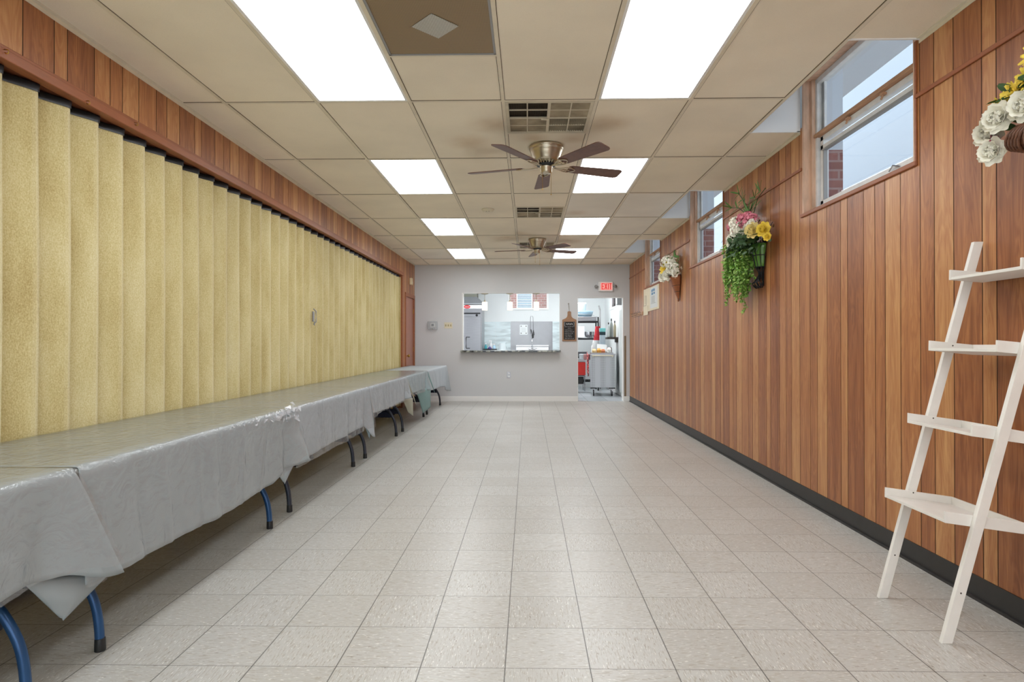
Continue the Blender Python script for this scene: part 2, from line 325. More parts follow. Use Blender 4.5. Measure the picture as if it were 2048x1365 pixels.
KWALL = mat('kitchen_wall_paint', (222, 226, 226), .6)
STEEL = mat('brushed_steel', (168, 168, 172), .3, 1, var=.06, vscale=5, stretch=(1, 1, 12))
STEELL = mat('satin_steel_panel', (176, 178, 182), .38, .85, var=.05, vscale=4)
NICKEL = mat('brushed_nickel', (196, 186, 166), .33, 1, var=.1, vscale=10)
BLADE = mat('fan_blade_brown', (104, 70, 56), .4, var=.15, vscale=5, stretch=(6, 6, 1))
BRASSY = mat('aged_brass', (190, 150, 70), .3, 1)
CHROME = mat('chrome', (210, 210, 212), .12, 1)
WLADDER = mat('white_ladder_paint', (232, 228, 222), .5, var=.04, vscale=12)
SCREWM = mat('screw_recess', (90, 84, 76), .5, .6)
BLUEM = mat('blue_metal_leg', (44, 84, 130), .32, .35)
SLATEM = mat('slate_metal_leg', (60, 66, 78), .35, .4)
NAVY = mat('navy_metal_bar', (26, 34, 58), .45, .3)
TTOP = mat('speckled_table_plastic', (150, 148, 140), .6)
BLACK = mat('black_plastic', (24, 24, 26), .4)
IRON = mat('black_iron', (26, 26, 28), .5, .4)
IVORY = mat('ivory_plastic', (222, 214, 190), .4)
WPLAS = mat('white_plastic', (236, 236, 236), .4)
GREYP = mat('grey_plastic', (150, 150, 150), .45)

# ------------------------------------------------------------------ room shell
XR, XL, YB, ZC, YF = 2.04, -2.28, 12.05, 2.748, -3.0
WT = .16
GX = [-1.9886+.6096*k for k in range(7)]
RY = lambda m: 3.903+1.2192*m
m = MB(); m.box(XL-.3, XR+.02, YF, YB+.0, -.08, 0); struct('floor', m, FLOOR)
# windows in the right wall (y0,y1), sill and head
WINS = [(.13, 1.43), (3.185, 4.49), (6.285, 7.57), (9.25, 10.47)]
ZS, ZH = 2.115, 3.12
# panelling pattern (one 4 ft sheet), light .. dark
PAT = [(0, .083, .72), (.083, .263, .24), (.263, .400, .80), (.400, .508, .36), (.508, .673, .52), (.673, .815, .82), (.815, .915, .34), (.915, 1.035, .60), (1.035, 1.2192, .12)]
def strips(y0, y1, base, mirror=False):
    out = []; k = math.floor((y0-base)/1.2192)-1
    while base+k*1.2192 < y1:
        b = base+k*1.2192
        for a, c, t in PAT:
            lo, hi = (b+1.2192-c, b+1.2192-a) if mirror else (b+a, b+c)
            lo2, hi2 = max(lo, y0), min(hi, y1)
            if hi2-lo2 > .002: out.append((lo2, hi2, lo, hi, t+.0013*(k % 7)+.001*random.random()))
        k += 1
    return sorted(out)
def panel_wall(name, x, sgn, rects_fn, y0, y1, base, mirror, thick, zt):
    """vertical planks between 4 mm grooves; rects_fn(y) gives the free z intervals there"""
    m = MB(); g = MB(); cuts = sorted(set([y0, y1]+[c for c in rects_fn(None) if y0 < c < y1]))
    for a, b in zip(cuts, cuts[1:]):
        for z0, z1 in rects_fn((a+b)/2):
            g.box(x+sgn*.001, x+sgn*thick, a, b, z0, z1)
            for lo, hi, plo, phi, t in strips(a, b, base, mirror):
                l = lo+(.003 if abs(lo-plo) < 1e-6 else 0); h = hi-(.003 if abs(hi-phi) < 1e-6 else 0)
                m.box(x, x+sgn*.001, l, h, z0, z1, t)
    w_ = struct(name, m, WOOD); o = obj('wall_backing', g, GROOVE, w_); return w_
random.seed(3)
def rwall(y):
    if y is None: return [v for a in WINS for v in a]
    for a, b in WINS:
        if a < y < b: return [(0, ZS), (ZH, 3.3)]
    return [(0, ZC+.02)]
panel_wall('wall_right', XR, 1, rwall, YF, YB, 2.645, False, .10, 3.3)
# left wall: panelling above the curtain rail, and around the door at the far end
CY1 = 10.80; ZRAIL = 2.44
DY0, DY1, DZ = 11.16, 11.97, 2.06
def lwall(y):
    if y is None: return [CY1, DY0, DY1]
    if y < CY1: return [(ZRAIL-.03, ZC+.02)]
    if DY0 < y < DY1: return [(DZ, ZC+.02)]
    return [(0, ZC+.02)]
panel_wall('wall_left', XL, -1, lwall, YF, YB, 2.929, True, .12, ZC)
m = MB(); m.box(XL-.35, XL-.30, YF, CY1+.05, -.05, 2.6); struct('wall_left_recess', m, mat('dim_recess_wall', (150, 140, 120), .8))
m = MB(); m.box(XL-.30, XL+.15, YF-.1, YF, 0, 2.76); m.box(XR-.15, XR+.1, YF-.1, YF, 0, 2.76); m.box(XL+.15, XR-.15, YF-.1, YF, 0, .35); m.box(XL+.15, XR-.15, YF-.1, YF, 2.62, 2.76); struct('wall_rear', m, WALLP)
r = bpy.data.objects.new('window_7', None); C.objects.link(r); r.location = (0, YF, .35); r['kind'] = 'structure'  # unseen glazing behind the camera, added to let more daylight in
m = MB()
for x in (XL+.15, -.9, .5, XR-.2): m.box(x, x+.05, YF-.08, YF-.02, .35, 2.62)
for z in (.35, 2.57): m.box(XL+.15, XR-.15, YF-.08, YF-.02, z, z+.05)
obj('window_frame', m, WFRAME, r)
m = MB(); m.box(XL+.2, XR-.2, YF-.055, YF-.05, .4, 2.57); obj('pane', m, GLASS, r)
# back wall with serving hatch and doorway
HX0, HX1, HZ0, HZ1 = -1.323, .647, .988, 2.18
KX0, KX1, KZ = .998, 1.915, 2.086
m = MB(); Y0, Y1 = YB, YB+WT
m.box(XL-.1, HX0, Y0, Y1, 0, ZC+.3); m.box(HX0, HX1, Y0, Y1, 0, HZ0); m.box(HX0, HX1, Y0, Y1, HZ1, ZC+.3)
m.box(HX1, KX0, Y0, Y1, 0, ZC+.3); m.box(KX0, KX1, Y0, Y1, KZ, ZC+.3); m.box(KX1, XR, Y0, Y1, 0, ZC+.3)
struct('wall_back', m, WALLP)
m = MB()
for x0, x1 in ((XL, KX0-.0), (KX1, XR)):
    m.box(x0, x1, YB-.014, YB, 0, .085); m.box(x0, x1, YB-.009, YB, .085, .1)
m.box(KX0-.014, KX0, YB-.014, YB+WT, 0, .1) if False else None
struct('baseboard_back', m, WHITEP)
m = MB(); m.box(XR-.006, XR, YF, YB, 0, .108)
for (a, b) in ((.0, .008), (.008, .014)): m.box(XR-.018+a, XR, YF, YB, 0, .012-a)
struct('baseboard_right', m, BLACKB)
# hatch and doorway linings
m = MB(); m.box(HX0, HX0+.02, YB-.003, YB+WT+.003, HZ0, HZ1); m.box(HX1-.004, HX1, YB-.003, YB+WT, HZ0, HZ1); m.box(HX0, HX1, YB, YB+WT, HZ1-.006, HZ1)
struct('trim_1', m, WHITEP)
m = MB(); m.box(KX0, KX0+.008, YB-.003, YB+WT, 0, KZ); m.box(KX1-.008, KX1, YB-.003, YB+WT, 0, KZ); m.box(KX0, KX1, YB-.003, YB+WT, KZ-.008, KZ)
struct('trim_2', m, WHITEP)
# batten running along the right wall between the windows
m = MB(); e = [YF]+[v for a in WINS for v in a]+[YB]
for a, b in zip(e[::2], e[1::2]): m.box(XR-.011, XR, a, b, 2.446, 2.468)
struct('trim_3', m, TRIMW, bevel=.003)
# ceiling ledge strips along the walls
m = MB(); m.box(XL, XL+.022, YF, YB, ZC-.003, ZC+.004); m.box(XL, XL+.003, YF, YB, ZC-.022, ZC)
cut = [YF]+[v for a, b in WINS for v in (a-.03, b+.03)]+[YB]
for a, b in zip(cut[::2], cut[1::2]): m.box(XR-.022, XR, a, b, ZC-.003, ZC+.004); m.box(XR-.003, XR, a, b, ZC-.022, ZC)
m.box(XL, XR, YB-.02, YB, ZC-.003, ZC+.004)
struct('trim_4', m, TBAR)
# ---- ceiling
cols = [XL]+GX+[XR]
rows = [YF]+[RY(k) for k in range(-5, 7) if RY(k) > YF]+[YB]
LIGHTS = [(2, RY(k)) for k in (-5, -3, -1, 1, 3, 5)]+[(5, RY(k)) for k in (-5, -3, -1, 1, 3, 5)]   # column, near edge
isL = {(c, round(y, 2)) for c, y in LIGHTS}
tan, pit_, gry, bars = MB(), MB(), MB(), MB()
random.seed(5)
for ci in range(len(cols)-1):
    for ri in range(len(rows)-1):
        x0, x1, y0, y1 = cols[ci], cols[ci+1], rows[ri], rows[ri+1]
        if (ci, round(y0, 2)) in isL: continue
        spans = [(y0, y1)]
        if ci == 7:
            spans = []; yy = y0
            for a, b in WINS:
                a -= .03; b += .03
                if b > y0 and a < y1:
                    if a > yy: spans.append((yy, a))
                    yy = max(yy, b)
            if yy < y1: spans.append((yy, y1))
        if ci == 3 and abs(y0-RY(-1)) < .01: spans = [(y0+.6, y1)]
        if ci == 4 and abs(y0-RY(0)) < .01: spans = [(y0+.6096, y1)]
        if ci == 4 and abs(y0-RY(2)) < .01: spans = [(y0, y0+.6096)]
        if ci == 4 and abs(y0-RY(4)) < .01: spans = [(y0, y0+.6096)]
        tgt = tan
        if (ci, ri) in {(1, 3), (6, 3), (1, 4), (6, 4)} and abs(y0-RY(-1)) < .01 or (ci in (1, 6) and abs(y0-RY(-2)) < .01): tgt = pit_
        if ci in (5, 6) and abs(y0-RY(2)) < .01 or (ci == 6 and RY(3)-.01 < y0 < RY(3)+.1) or (ci == 1 and abs(y0-RY(5)) < .01): tgt = gry
        for a, b in spans:
            dz = random.uniform(0, .002)
            tgt.box(x0+.002, x1-.002, a+.002, b-.002, ZC+.001+dz, ZC+.018+dz)
for x in GX:
    bars.box(x-.011, x+.011, YF, YB, ZC-.003, ZC+.0); bars.box(x-.003, x+.003, YF, YB, ZC, ZC+.03)
for y in rows[1:-1]:
    for ci in range(len(cols)-1):
        if ci == 7 and any(a-.03 < y < b+.03 for a, b in WINS): continue
        bars.box(cols[ci]+.011*(ci > 0), cols[ci+1]-.011*(ci < 7), y-.009, y+.009, ZC-.0025, ZC+.0005)
for c_, y in ((3, RY(-1)+.6), (4, RY(0)+.6096), (4, RY(2)+.6096), (4, RY(4)+.6096)): bars.box(cols[c_]+.011, cols[c_+1]-.011, y-.008, y+.008, ZC-.0025, ZC+.0005)
gap_shade = MB()  # dark strips painting the thin shadow line beside the grid bars
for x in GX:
    for s_ in (-1, 1): gap_shade.box(x+s_*.011, x+s_*.0145, YF, YB, ZC-.0002, ZC+.003)
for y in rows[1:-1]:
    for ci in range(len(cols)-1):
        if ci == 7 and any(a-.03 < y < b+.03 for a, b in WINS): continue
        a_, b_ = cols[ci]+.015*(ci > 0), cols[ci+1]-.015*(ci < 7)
        gap_shade.box(a_, b_, y-.013, y-.009, ZC-.0002, ZC+.003); gap_shade.box(a_, b_, y+.009, y+.011, ZC-.0002, ZC+.003)
cl = struct('ceiling', tan, TILE); obj('tile_gap_shade', gap_shade, mat('painted_gap_shade', (104, 90, 70), .9), cl)
obj('pitted_tiles', pit_, TILEG, cl); obj('grey_tiles', gry, TILEN, cl); obj('ceiling_grid', bars, TBAR, cl)
m = MB(); m.box(XL-.4, XR+.1, YF-.1, YB+WT, 3.3, 3.36); struct('roof', m, mat('roof_deck', (200, 200, 200), .8))
m = MB()
for a, b in WINS:
    a -= .03; b += .03
    m.box(GX[6]-.012, GX[6]+.004, a, b, ZC, 3.28); m.box(GX[6], XR, b, b+.012, ZC-.004, 3.28); m.box(GX[6], XR, a-.012, a, ZC-.004, 3.28); m.box(GX[6], XR, a, b, 3.26, 3.28)
struct('ceiling_well', m, mat('white_light_well', (244, 245, 246), .7))
# ---- windows
BRICK = brick_mat('red_brick', (146, 96, 92), (130, 84, 82), (156, 130, 128))
for i, (a, b) in enumerate(WINS):
    r = bpy.data.objects.new('window_%d' % (i+1), None); C.objects.link(r); r.location = (XR, (a+b)/2, ZS); r['kind'] = 'structure'
    m = MB()   # casing boards lining the opening
    m.box(XR, XR+.13, b-.022, b, ZS, ZH); m.box(XR, XR+.13, a, a+.022, ZS, ZH); m.box(XR, XR+.13, a+.022, b-.022, ZH-.02, ZH)
    m.box(XR+.05, XR+.075, b-.05, b-.022, ZS, ZH)
    obj('window_casing', m, OLDW, r)
    m = MB(); m.box(XR-.014, XR+.13, a-.012, b+.008, ZS-.02, ZS+.006); m.box(XR-.010, XR, a-.014, a, ZS-.02, ZC+.0); obj('window_sill', m, TRIMW, r, bevel=.004)
    m = MB(); X = XR+.075   # outer frame and meeting rail
    for y in (a+.022, b-.077): m.box(X, X+.06, y, y+.055, ZS+.006, ZH-.02)
    m.box(X, X+.06, a+.06, b-.06, ZS+.006, ZS+.05); m.box(X, X+.06, a+.06, b-.06, ZH-.06, ZH-.02)
    m.box(X+.03, X+.05, b-.12, b-.08, ZS+.03, ZH-.03)
    obj('window_frame', m, WFRAME, r, bevel=.004)
    m = MB(); m.box(X-.02, X+.05, a+.03, b-.06, 2.665, 2.69); obj('meeting_rail', m, TRIMP, r, bevel=.004)
    f = MB(); X += .012  # hopper sash
    f.box(X, X+.04, a+.08, b-.10, 2.625, 2.663); f.box(X, X+.04, a+.08, b-.10, 2.56, 2.595); f.box(X, X+.04, a+.08, b-.10, ZS+.05, ZS+.08)
    for y in (a+.08, b-.14): f.box(X, X+.04, y, y+.04, ZS+.05, 2.66)
    s_ = obj('hopper_sash', f, WFRAME, r, bevel=.003)
    f = MB(); f.box(X-.008, X+.02, a+.10, b-.14, 2.548, 2.562); f.box(X-.006, X+.02, b-.16, b-.148, ZS+.08, 2.56); obj('screen_track', f, GREYP, s_)
    f = MB()
    for y in ((a*.7+b*.3), (a*.4+b*.6)): f.box(X-.03, X-.005, y, y+.03, 2.635, 2.65); f.tube([(X-.02, y+.01, 2.64), (X-.03, y+.015, 2.61)], .006, 6)
    obj('sash_clip', f, TRIMP, s_)
    f = MB(); f.box(X+.018, X+.022, a+.08, b-.10, ZS+.07, 2.58); obj('lower_pane', f, GLASS, r)
    f = MB(); f.box(X+.018, X+.022, a+.06, b-.08, 2.685, ZH-.05); obj('upper_pane', f, GLASS, r)
    f = MB()
    f.tube([(X-.01, a*.8+b*.2, ZS+.055), (X-.02, a*.8+b*.2+.05, ZS+.075), (X-.01, a*.8+b*.2+.10, ZS+.055)], .005, 6); obj('sash_pull', f, CHROME, s_)
# outside: brick facing, eave, neighbouring building
m = MB(); e = [YF]+[v for a in WINS for v in a]+[16.0]
for a, b in zip(e[::2], e[1::2]): m.box(XR+.135, XR+.30, a+.0*(a > YF), b-.06*(b < 15), -.3, 2.6)
for a, b in WINS: m.box(XR+.135, XR+.30, a, b, -.3, ZS-.03)
struct('exterior_brick_wall', m, BRICK)
m = MB()
for a, b in zip(e[::2], e[1::2]): m.box(XR+.135, XR+.30, a, b-.03*(b < 15), 2.6, 3.42)
m.box(XR+.135, XR+.30, YF, 16, 3.42, 3.6)
struct('exterior_grey_fascia', m, mat('pale_grey_fascia', (196, 202, 210), .8))
m = MB(); m.box(XR+.135, 3.15, YF-2, 16.5, 3.62, 3.72); struct('exterior_eave', m, mat('grey_soffit', (226, 230, 234), .8))
m = MB()
for k in range(52): m.add([(7.0-.02*(0), -8, -1+.2*k), (6.985, -8, -1+.2*k+.2), (6.985, 26, -1+.2*k+.2), (7.0, 26, -1+.2*k)], [(0, 1, 2, 3)])
m.box(7.0, 7.2, -8, 26, -1, 9.4)
struct('exterior_siding_wall', m, mat('pale_siding', (132, 142, 152), .7))
m = MB(); m.box(2.35, 12, -9, 40, -.4, -.3); struct('exterior_ground', m, mat('concrete_ground', (190, 190, 186), .9, var=.05))
# ---- door at the far end of the left wall
r = bpy.data.objects.new('door_1', None); C.objects.link(r); r.location = (XL, DY0, 0); r['kind'] = 'structure'
DOORW = mat('red_brown_door', (168, 112, 92), .35, var=.06, vscale=4)
m = MB(); m.box(XL-.045, XL-.012, DY0+.01, DY1-.01, .005, DZ-.01); ds = obj('door_leaf', m, DOORW, r)
m = MB()
m.box(XL-.05, XL+.014, DY0-.06, DY0+.012, 0, DZ+.06); m.box(XL-.05, XL+.014, DY1-.012, DY1+.05, 0, DZ+.06); m.box(XL-.05, XL+.014, DY0+.012, DY1-.012, DZ-.012, DZ+.06)
obj('door_casing', m, TRIMW, r, bevel=.004)
m = MB(); Mx = Matrix.Translation((XL-.012, DY0+.07, .93)) @ Matrix.Rotation(pi/2, 4, 'Y'); m.lathe([(.03, 0), (.03, .006), (.01, .01), (.01, .04), (.026, .048), (.03, .062), (.02, .076)], M=Mx, n=14)
obj('door_knob', m, BRASSY, ds, smooth=True)
m = MB()
for z in (.3, 1.05, 1.8): m.tube([(XL-.008, DY1-.016, z-.045), (XL-.008, DY1-.016, z+.045)], .007, 8)
obj('door_hinge', m, BRASSY, ds)
# jamb post between curtain and door, rail above the curtain
m = MB(); m.box(XL-.12, XL+.018, CY1-.006, CY1+.07, 0, ZRAIL-.03); struct('trim_5', m, TRIMW, bevel=.004)
m = MB(); m.box(XL-.03, XL+.03, YF, CY1+.09, ZRAIL-.047, ZRAIL+.0); m.box(XL-.02, XL+.018, YF, CY1+.09, ZRAIL, ZRAIL+.02)
rail = struct('trim_6', m, TRIMW, bevel=.004)
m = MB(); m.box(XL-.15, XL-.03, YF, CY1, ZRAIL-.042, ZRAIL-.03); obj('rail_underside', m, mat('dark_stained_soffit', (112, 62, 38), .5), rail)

# ------------------------------------------------------------------ ceiling lights
def emis(name, rgb, s):
    m = bpy.data.materials.new(name); m.use_nodes = True; nt = m.node_tree; N = nt.nodes; L = nt.links
    p = N['Principled BSDF']; p.inputs['Base Color'].default_value = (.85, .85, .85, 1); p.inputs['Roughness'].default_value = .6
    p.inputs['Emission Color'].default_value = (*rgb, 1); p.inputs['Emission Strength'].default_value = s; return m
DIFF = emis('lit_acrylic_diffuser', (.93, .97, 1.0), PANEL)
LB = {1: 'left', 4: 'right'}
rowname = {RY(-1): 'nearest', RY(1): 'second', RY(3): 'third', RY(5): 'farthest'}
proto = None
for c_, y in LIGHTS:
    x0 = cols[c_]; cx, cy_ = x0+.3048, y+.6096
    side = 'curtain side' if c_ == 2 else 'window side'
    rn = {-1: 'nearest one in view', 1: 'second one from the camera', 3: 'third one, level with the middle window', 5: 'farthest one by the back wall'}.get(round((y-3.903)/1.2192), 'straight above the camera' if y > -1 else 'far behind the camera')
    lab = 'bright rectangular ceiling light panel on the %s, %s' % (side, rn)
    if proto is None:
        r = thing('ceiling_light', lab, 'ceiling light', (cx, cy_, ZC), 'fluorescent panels in the ceiling grid')
        m = MB(); m.box(-.278, .278, -.583, .583, .004, .010); obj('diffuser', m, DIFF, r, world=False)
        m = MB()
        for s in (-1, 1): m.box(s*.278, s*.294, -.60, .60, -.001, .012); m.box(-.278, .278, s*.583, s*.6, -.001, .012)
        obj('light_frame', m, WHITEP, r, world=False)
        m = MB(); m.box(-.29, .29, -.598, .598, .012, .09); obj('light_housing', m, WHITEP, r, world=False)
        proto = r
    else:
        r = copy_tree(proto); r.location = (cx, cy_, ZC); r['label'] = lab
# ------------------------------------------------------------------ vents and grille
VG = mat('vent_paint', (206, 196, 172), .5, var=.08, vscale=12)
VS = mat('dusty_louvre', (150, 138, 116), .8, var=.5, vscale=5)
VD = mat('dark_duct', (70, 58, 44), .9, var=.2, vscale=30)
def vent(y0, lab):
    x0, x1 = GX[3]+.012, GX[4]-.012; y1 = y0+.585
    r = thing('ceiling_vent', lab, 'vent', ((x0+x1)/2, y0+.29, ZC), 'square air vents in the middle of the ceiling')
    cx, cy_ = (x0+x1)/2, (y0+y1)/2
    m = MB(); m.box(x0, x1, y0, y1, ZC+.02, ZC+.03); obj('backing', m, VD, r)
    m = MB()
    for a in (x0, x1-.022): m.box(a, a+.022, y0, y1, ZC-.004, ZC+.01)
    for a in (y0, y1-.022): m.box(x0+.022, x1-.022, a, a+.022, ZC-.004, ZC+.01)
    m.box(cx-.01, cx+.01, y0+.022, y1-.022, ZC-.004, ZC+.008); m.box(x0+.022, x1-.022, cy_-.006, cy_+.006, ZC-.004, ZC+.008)
    for a in ((x0+cx)/2, (x1+cx)/2): m.box(a-.004, a+.004, y0+.022, y1-.022, ZC-.002, ZC+.008)
    m.box(x0+.022, x1-.022, (y0+cy_)/2+.003, (y0+cy_)/2+.009, ZC-.002, ZC+.008)
    m.box(x0+.022, x1-.022, (y1+cy_)/2, (y1+cy_)/2+.004, ZC-.0, ZC+.008)
    obj('vent_frame', m, VG, r)
    q = 0
    for (a, b, c, d, dark) in ((x0+.022, cx-.01, y0+.022, cy_-.006, 1), (cx+.01, x1-.022, y0+.022, cy_-.006, 0), (x0+.022, cx-.01, cy_+.006, y1-.022, 0), (cx+.01, x1-.022, cy_+.006, y1-.022, 0)):
        m = MB(); n = 16
        for k in range(n):
            t = (k+.5)/n
            if abs(a-(x0+.022)) < .001 and c > cy_ or (a > cx and c < cy_):
                yy = c+(d-c)*t; m.add([(a, yy-.011, ZC+.012), (b, yy-.011, ZC+.012), (b, yy+.004, ZC+.001), (a, yy+.004, ZC+.001)], [(0, 1, 2, 3)])
            else:
                xx = a+(b-a)*t
                if dark: m.add([(xx-.006, c, ZC+.014), (xx-.006, d, ZC+.014), (xx-.006, d, ZC+.0), (xx-.006, c, ZC+.0)], [(0, 1, 2, 3)])
                else: m.add([(xx-.011, c, ZC+.012), (xx-.011, d, ZC+.012), (xx+.004, d, ZC+.001), (xx+.004, c, ZC+.001)], [(0, 1, 2, 3)])
        obj('louvre_panel', m, VD if dark else VS, r)
    m = MB(); m.tube([(cx, cy_, ZC), (cx, cy_, ZC-.012), (cx-.02, cy_-.01, ZC-.016), (cx-.05, cy_-.012, ZC-.014)], .005, 6); obj('damper_lever', m, VG, r)
vent(RY(0)+.012, 'dusty square air vent in front of the nearer ceiling fan')
vent(RY(2)+.62, 'square air vent between the two ceiling fans')
vent(RY(4)+.62, 'farthest square air vent, partly hidden behind the farther ceiling fan')
r = thing('return_grille', 'brown dirty perforated air grille with a pale diamond patch, at the near ceiling', 'grille', ((GX[2]+GX[3])/2, RY(-1)+.3, ZC))
m = MB(); m.box(GX[2]+.012, GX[3]-.012, RY(-1)+.01, RY(-1)+.592, ZC+.002, ZC+.006); obj('perforated_sheet', m, mesh_mat('dirty_perforated_metal', (150, 128, 96), (84, 66, 46), 130), r)
m = MB(); cx, cy_ = -.461, 2.98; m.add([(cx, cy_-.118, ZC+.0), (cx+.118, cy_, ZC+.0), (cx, cy_+.118, ZC+.0), (cx-.118, cy_, ZC+.0)], [(0, 1, 2, 3)]); m.add([(cx, cy_-.118, ZC+.002), (cx+.118, cy_, ZC+.002), (cx, cy_+.118, ZC+.002), (cx-.118, cy_, ZC+.002)], [(3, 2, 1, 0)])
obj('diamond_patch', m, mesh_mat('clean_perforated_metal', (206, 206, 200), (120, 112, 98), 130), r)
m = MB()
for a in (GX[2]+.012, GX[3]-.024): m.box(a, a+.012, RY(-1)+.01, RY(-1)+.592, ZC-.002, ZC+.004)
m.box(GX[2]+.012, GX[3]-.012, RY(-1)+.58, RY(-1)+.592, ZC-.002, ZC+.004); obj('grille_edge', m, GREYP, r)
m = MB(); m.lathe([(.075, 0), (.075, -.006), (.066, -.012), (.06, -.03), (.03, -.038), (.001, -.038)], c=(-.468, 7.07, ZC), n=24)
sd = solo('smoke_detector', m, IVORY, 'round ivory smoke detector on the ceiling beside the middle vent', 'smoke detector', smooth=True)
m = MB(); m.box(-.49, -.476, 7.02, 7.028, ZC-.034, ZC-.026); m.box(-.462, -.448, 7.02, 7.028, ZC-.034, ZC-.026); obj('sensor_slot', m, BLACK, sd)

# ------------------------------------------------------------------ ceiling fans
def fan(cx, cy_, a0, lab):
    r = thing('ceiling_fan', lab, 'ceiling fan', (cx, cy_, ZC), 'flush-mounted ceiling fans')
    m = MB(); m.lathe([(.132, 0), (.138, -.006), (.138, -.022), (.128, -.028), (.132, -.036), (.126, -.044), (.122, -.06), (.112, -.085), (.102, -.105), (.098, -.125), (.06, -.13)], n=36)
    o = obj('motor_housing', m, NICKEL, r, smooth=True, world=False)
    m = MB(); m.lathe([(.06, -.126), (.085, -.13), (.088, -.138), (.06, -.142)], n=32)
    for k in range(24):
        a = 2*pi*k/24; m.tube([(.095*cos(a), .095*sin(a), -.128), (.082*cos(a), .082*sin(a), -.150)], .0045, 5)
    obj('vent_ring', m, NICKEL, r, world=False)
    m = MB(); m.lathe([(.07, -.142), (.075, -.15), (.075, -.158), (.05, -.162)], n=24); obj('flywheel', m, DARKR, r, world=False, smooth=True)
    m = MB(); m.lathe([(.05, -.16), (.052, -.17), (.046, -.178), (.046, -.205), (.04, -.216), (.015, -.222), (.001, -.222)], n=24); obj('switch_housing', m, NICKEL, r, smooth=True, world=False)
    for k in range(5):
        a = radians(a0+72*k); M = Matrix.Rotation(a, 4, 'Z') @ Matrix.Translation((0, 0, -.165)) @ Matrix.Rotation(radians(-12), 4, 'X')
        out = []
        L0, L1, w0, w1 = .19, .66, .052, .068
        for t, ww in ((L0, w0*.75), (L0+.02, w0), (L1-.03, w1), (L1-.008, w1*.85), (L1, w1*.6)): out.append((t, -ww))
        for t, ww in ((L1, w1*.6), (L1-.008, w1*.85), (L1-.03, w1), (L0+.02, w0), (L0, w0*.75)): out.append((t, ww))
        m = MB(); m.prism(out, M @ Matrix.Translation((0, 0, -.003)), .006); b = obj('fan_blade', m, BLADE, r, world=False)
        m = MB()
        for s in (-1, 1): m.tube([M @ Vector(v) for v in ((.075, 0, -.006), (.12, s*.012, -.010), (.16, s*.03, -.010), (.20, s*.038, -.008), (.235, s*.02, -.008), (.25, 0, -.008))], .005, 6)
        m.tube([M @ Vector(v) for v in ((.07, 0, -.004), (.13, 0, -.010), (.2, 0, -.009))], .006, 6)
        m.tube([M @ Vector(v) for v in ((.165, -.032, -.010), (.175, 0, -.010), (.165, .032, -.010))], .0045, 6)
        obj('blade_bracket', m, NICKEL, b, world=False)
    for dx, l in ((-.03, .15), (.038, .19)):
        m = MB(); m.tube([(dx, -.03, -.2), (dx, -.03, -.2-l)], .0015, 5); m.sph((dx, -.03, -.205-l), .005, 8, 5); obj('pull_chain', m, BRASSY, r, world=False)
fan(.149, 4.815, 20, 'five-bladed brown and nickel ceiling fan, the nearer of the two')
fan(.145, 9.11, 24, 'five-bladed brown and nickel ceiling fan, the farther one near the back wall')

# ------------------------------------------------------------------ accordion curtain
PIT = .197
def ztop_c(y): return 2.362
def cur_x(y, z):
    ph = (y-2.64)/PIT; fr = ph-math.floor(ph)
    # asymmetric rounded pleat
    t = fr/.72 if fr < .72 else (1-fr)/.28
    s = .5-.5*cos(pi*t)
    s = .8*t+.2*s
    a = .066+.006*noise.noise(Vector((y*1.1, z*.6, 0)))
    return XL-.022-a*(1-s)+.004*noise.noise(Vector((y*2.3, z*1.3, 4)))
m = MB(); ys = []; y = -2.9
while y < CY1-.01: ys.append(y); y += PIT/14
zs = [.04+(ztop_c(0)-.04)*k/18 for k in range(19)]
m.v = [(cur_x(y, z), y+.004*sin(z*3+y), z) for y in ys for z in zs]
nz = len(zs); m.f = [(i*nz+j, (i+1)*nz+j, (i+1)*nz+j+1, i*nz+j+1) for i in range(len(ys)-1) for j in range(nz-1)]; m.t = [max(.001, 1-abs(((ys[f[0]//nz]-2.64)/PIT) % 1-.72)/.16) for f in m.f]  # tone peaks along each ridge, for the painted sheen
r = thing('accordion_curtain', 'long yellow ochre pleated folding partition curtain hanging behind the row of tables', 'curtain', (XL-.1, 4, 0))
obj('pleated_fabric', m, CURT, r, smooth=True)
m = MB()
def strapv(y, z, d): return (cur_x(y, 2.3)+d, y, z)
m.v = [v for y in ys for v in (strapv(y, 2.352, .005), strapv(y, 2.389, .008), strapv(y, 2.391, -.02))]
m.f = [(i*3+j, (i+1)*3+j, (i+1)*3+j+1, i*3+j+1) for i in range(len(ys)-1) for j in range(2)]; m.t = [0]*len(m.f)
mm = MB(); mm.box(XL-.10, XL-.016, CY1-.03, CY1-.007, .04, 2.362); obj('lead_post', mm, CURT, r)
obj('rubber_sweep_strip', m, DARKR, r, smooth=True)
m = MB(); m.box(XL-.03, XL-.015, 6.38, 6.42, 1.40, 1.51); m.tube([(XL-.02, 6.40, 1.37), (XL+.008, 6.40, 1.40), (XL+.008, 6.40, 1.51), (XL-.02, 6.40, 1.54)], .007, 6); m.tube([(XL-.01, 6.40, 1.4), (XL-.0, 6.375, 1.36)], .006, 6)
obj('pull_handle', m, STEEL, r, bevel=.002)
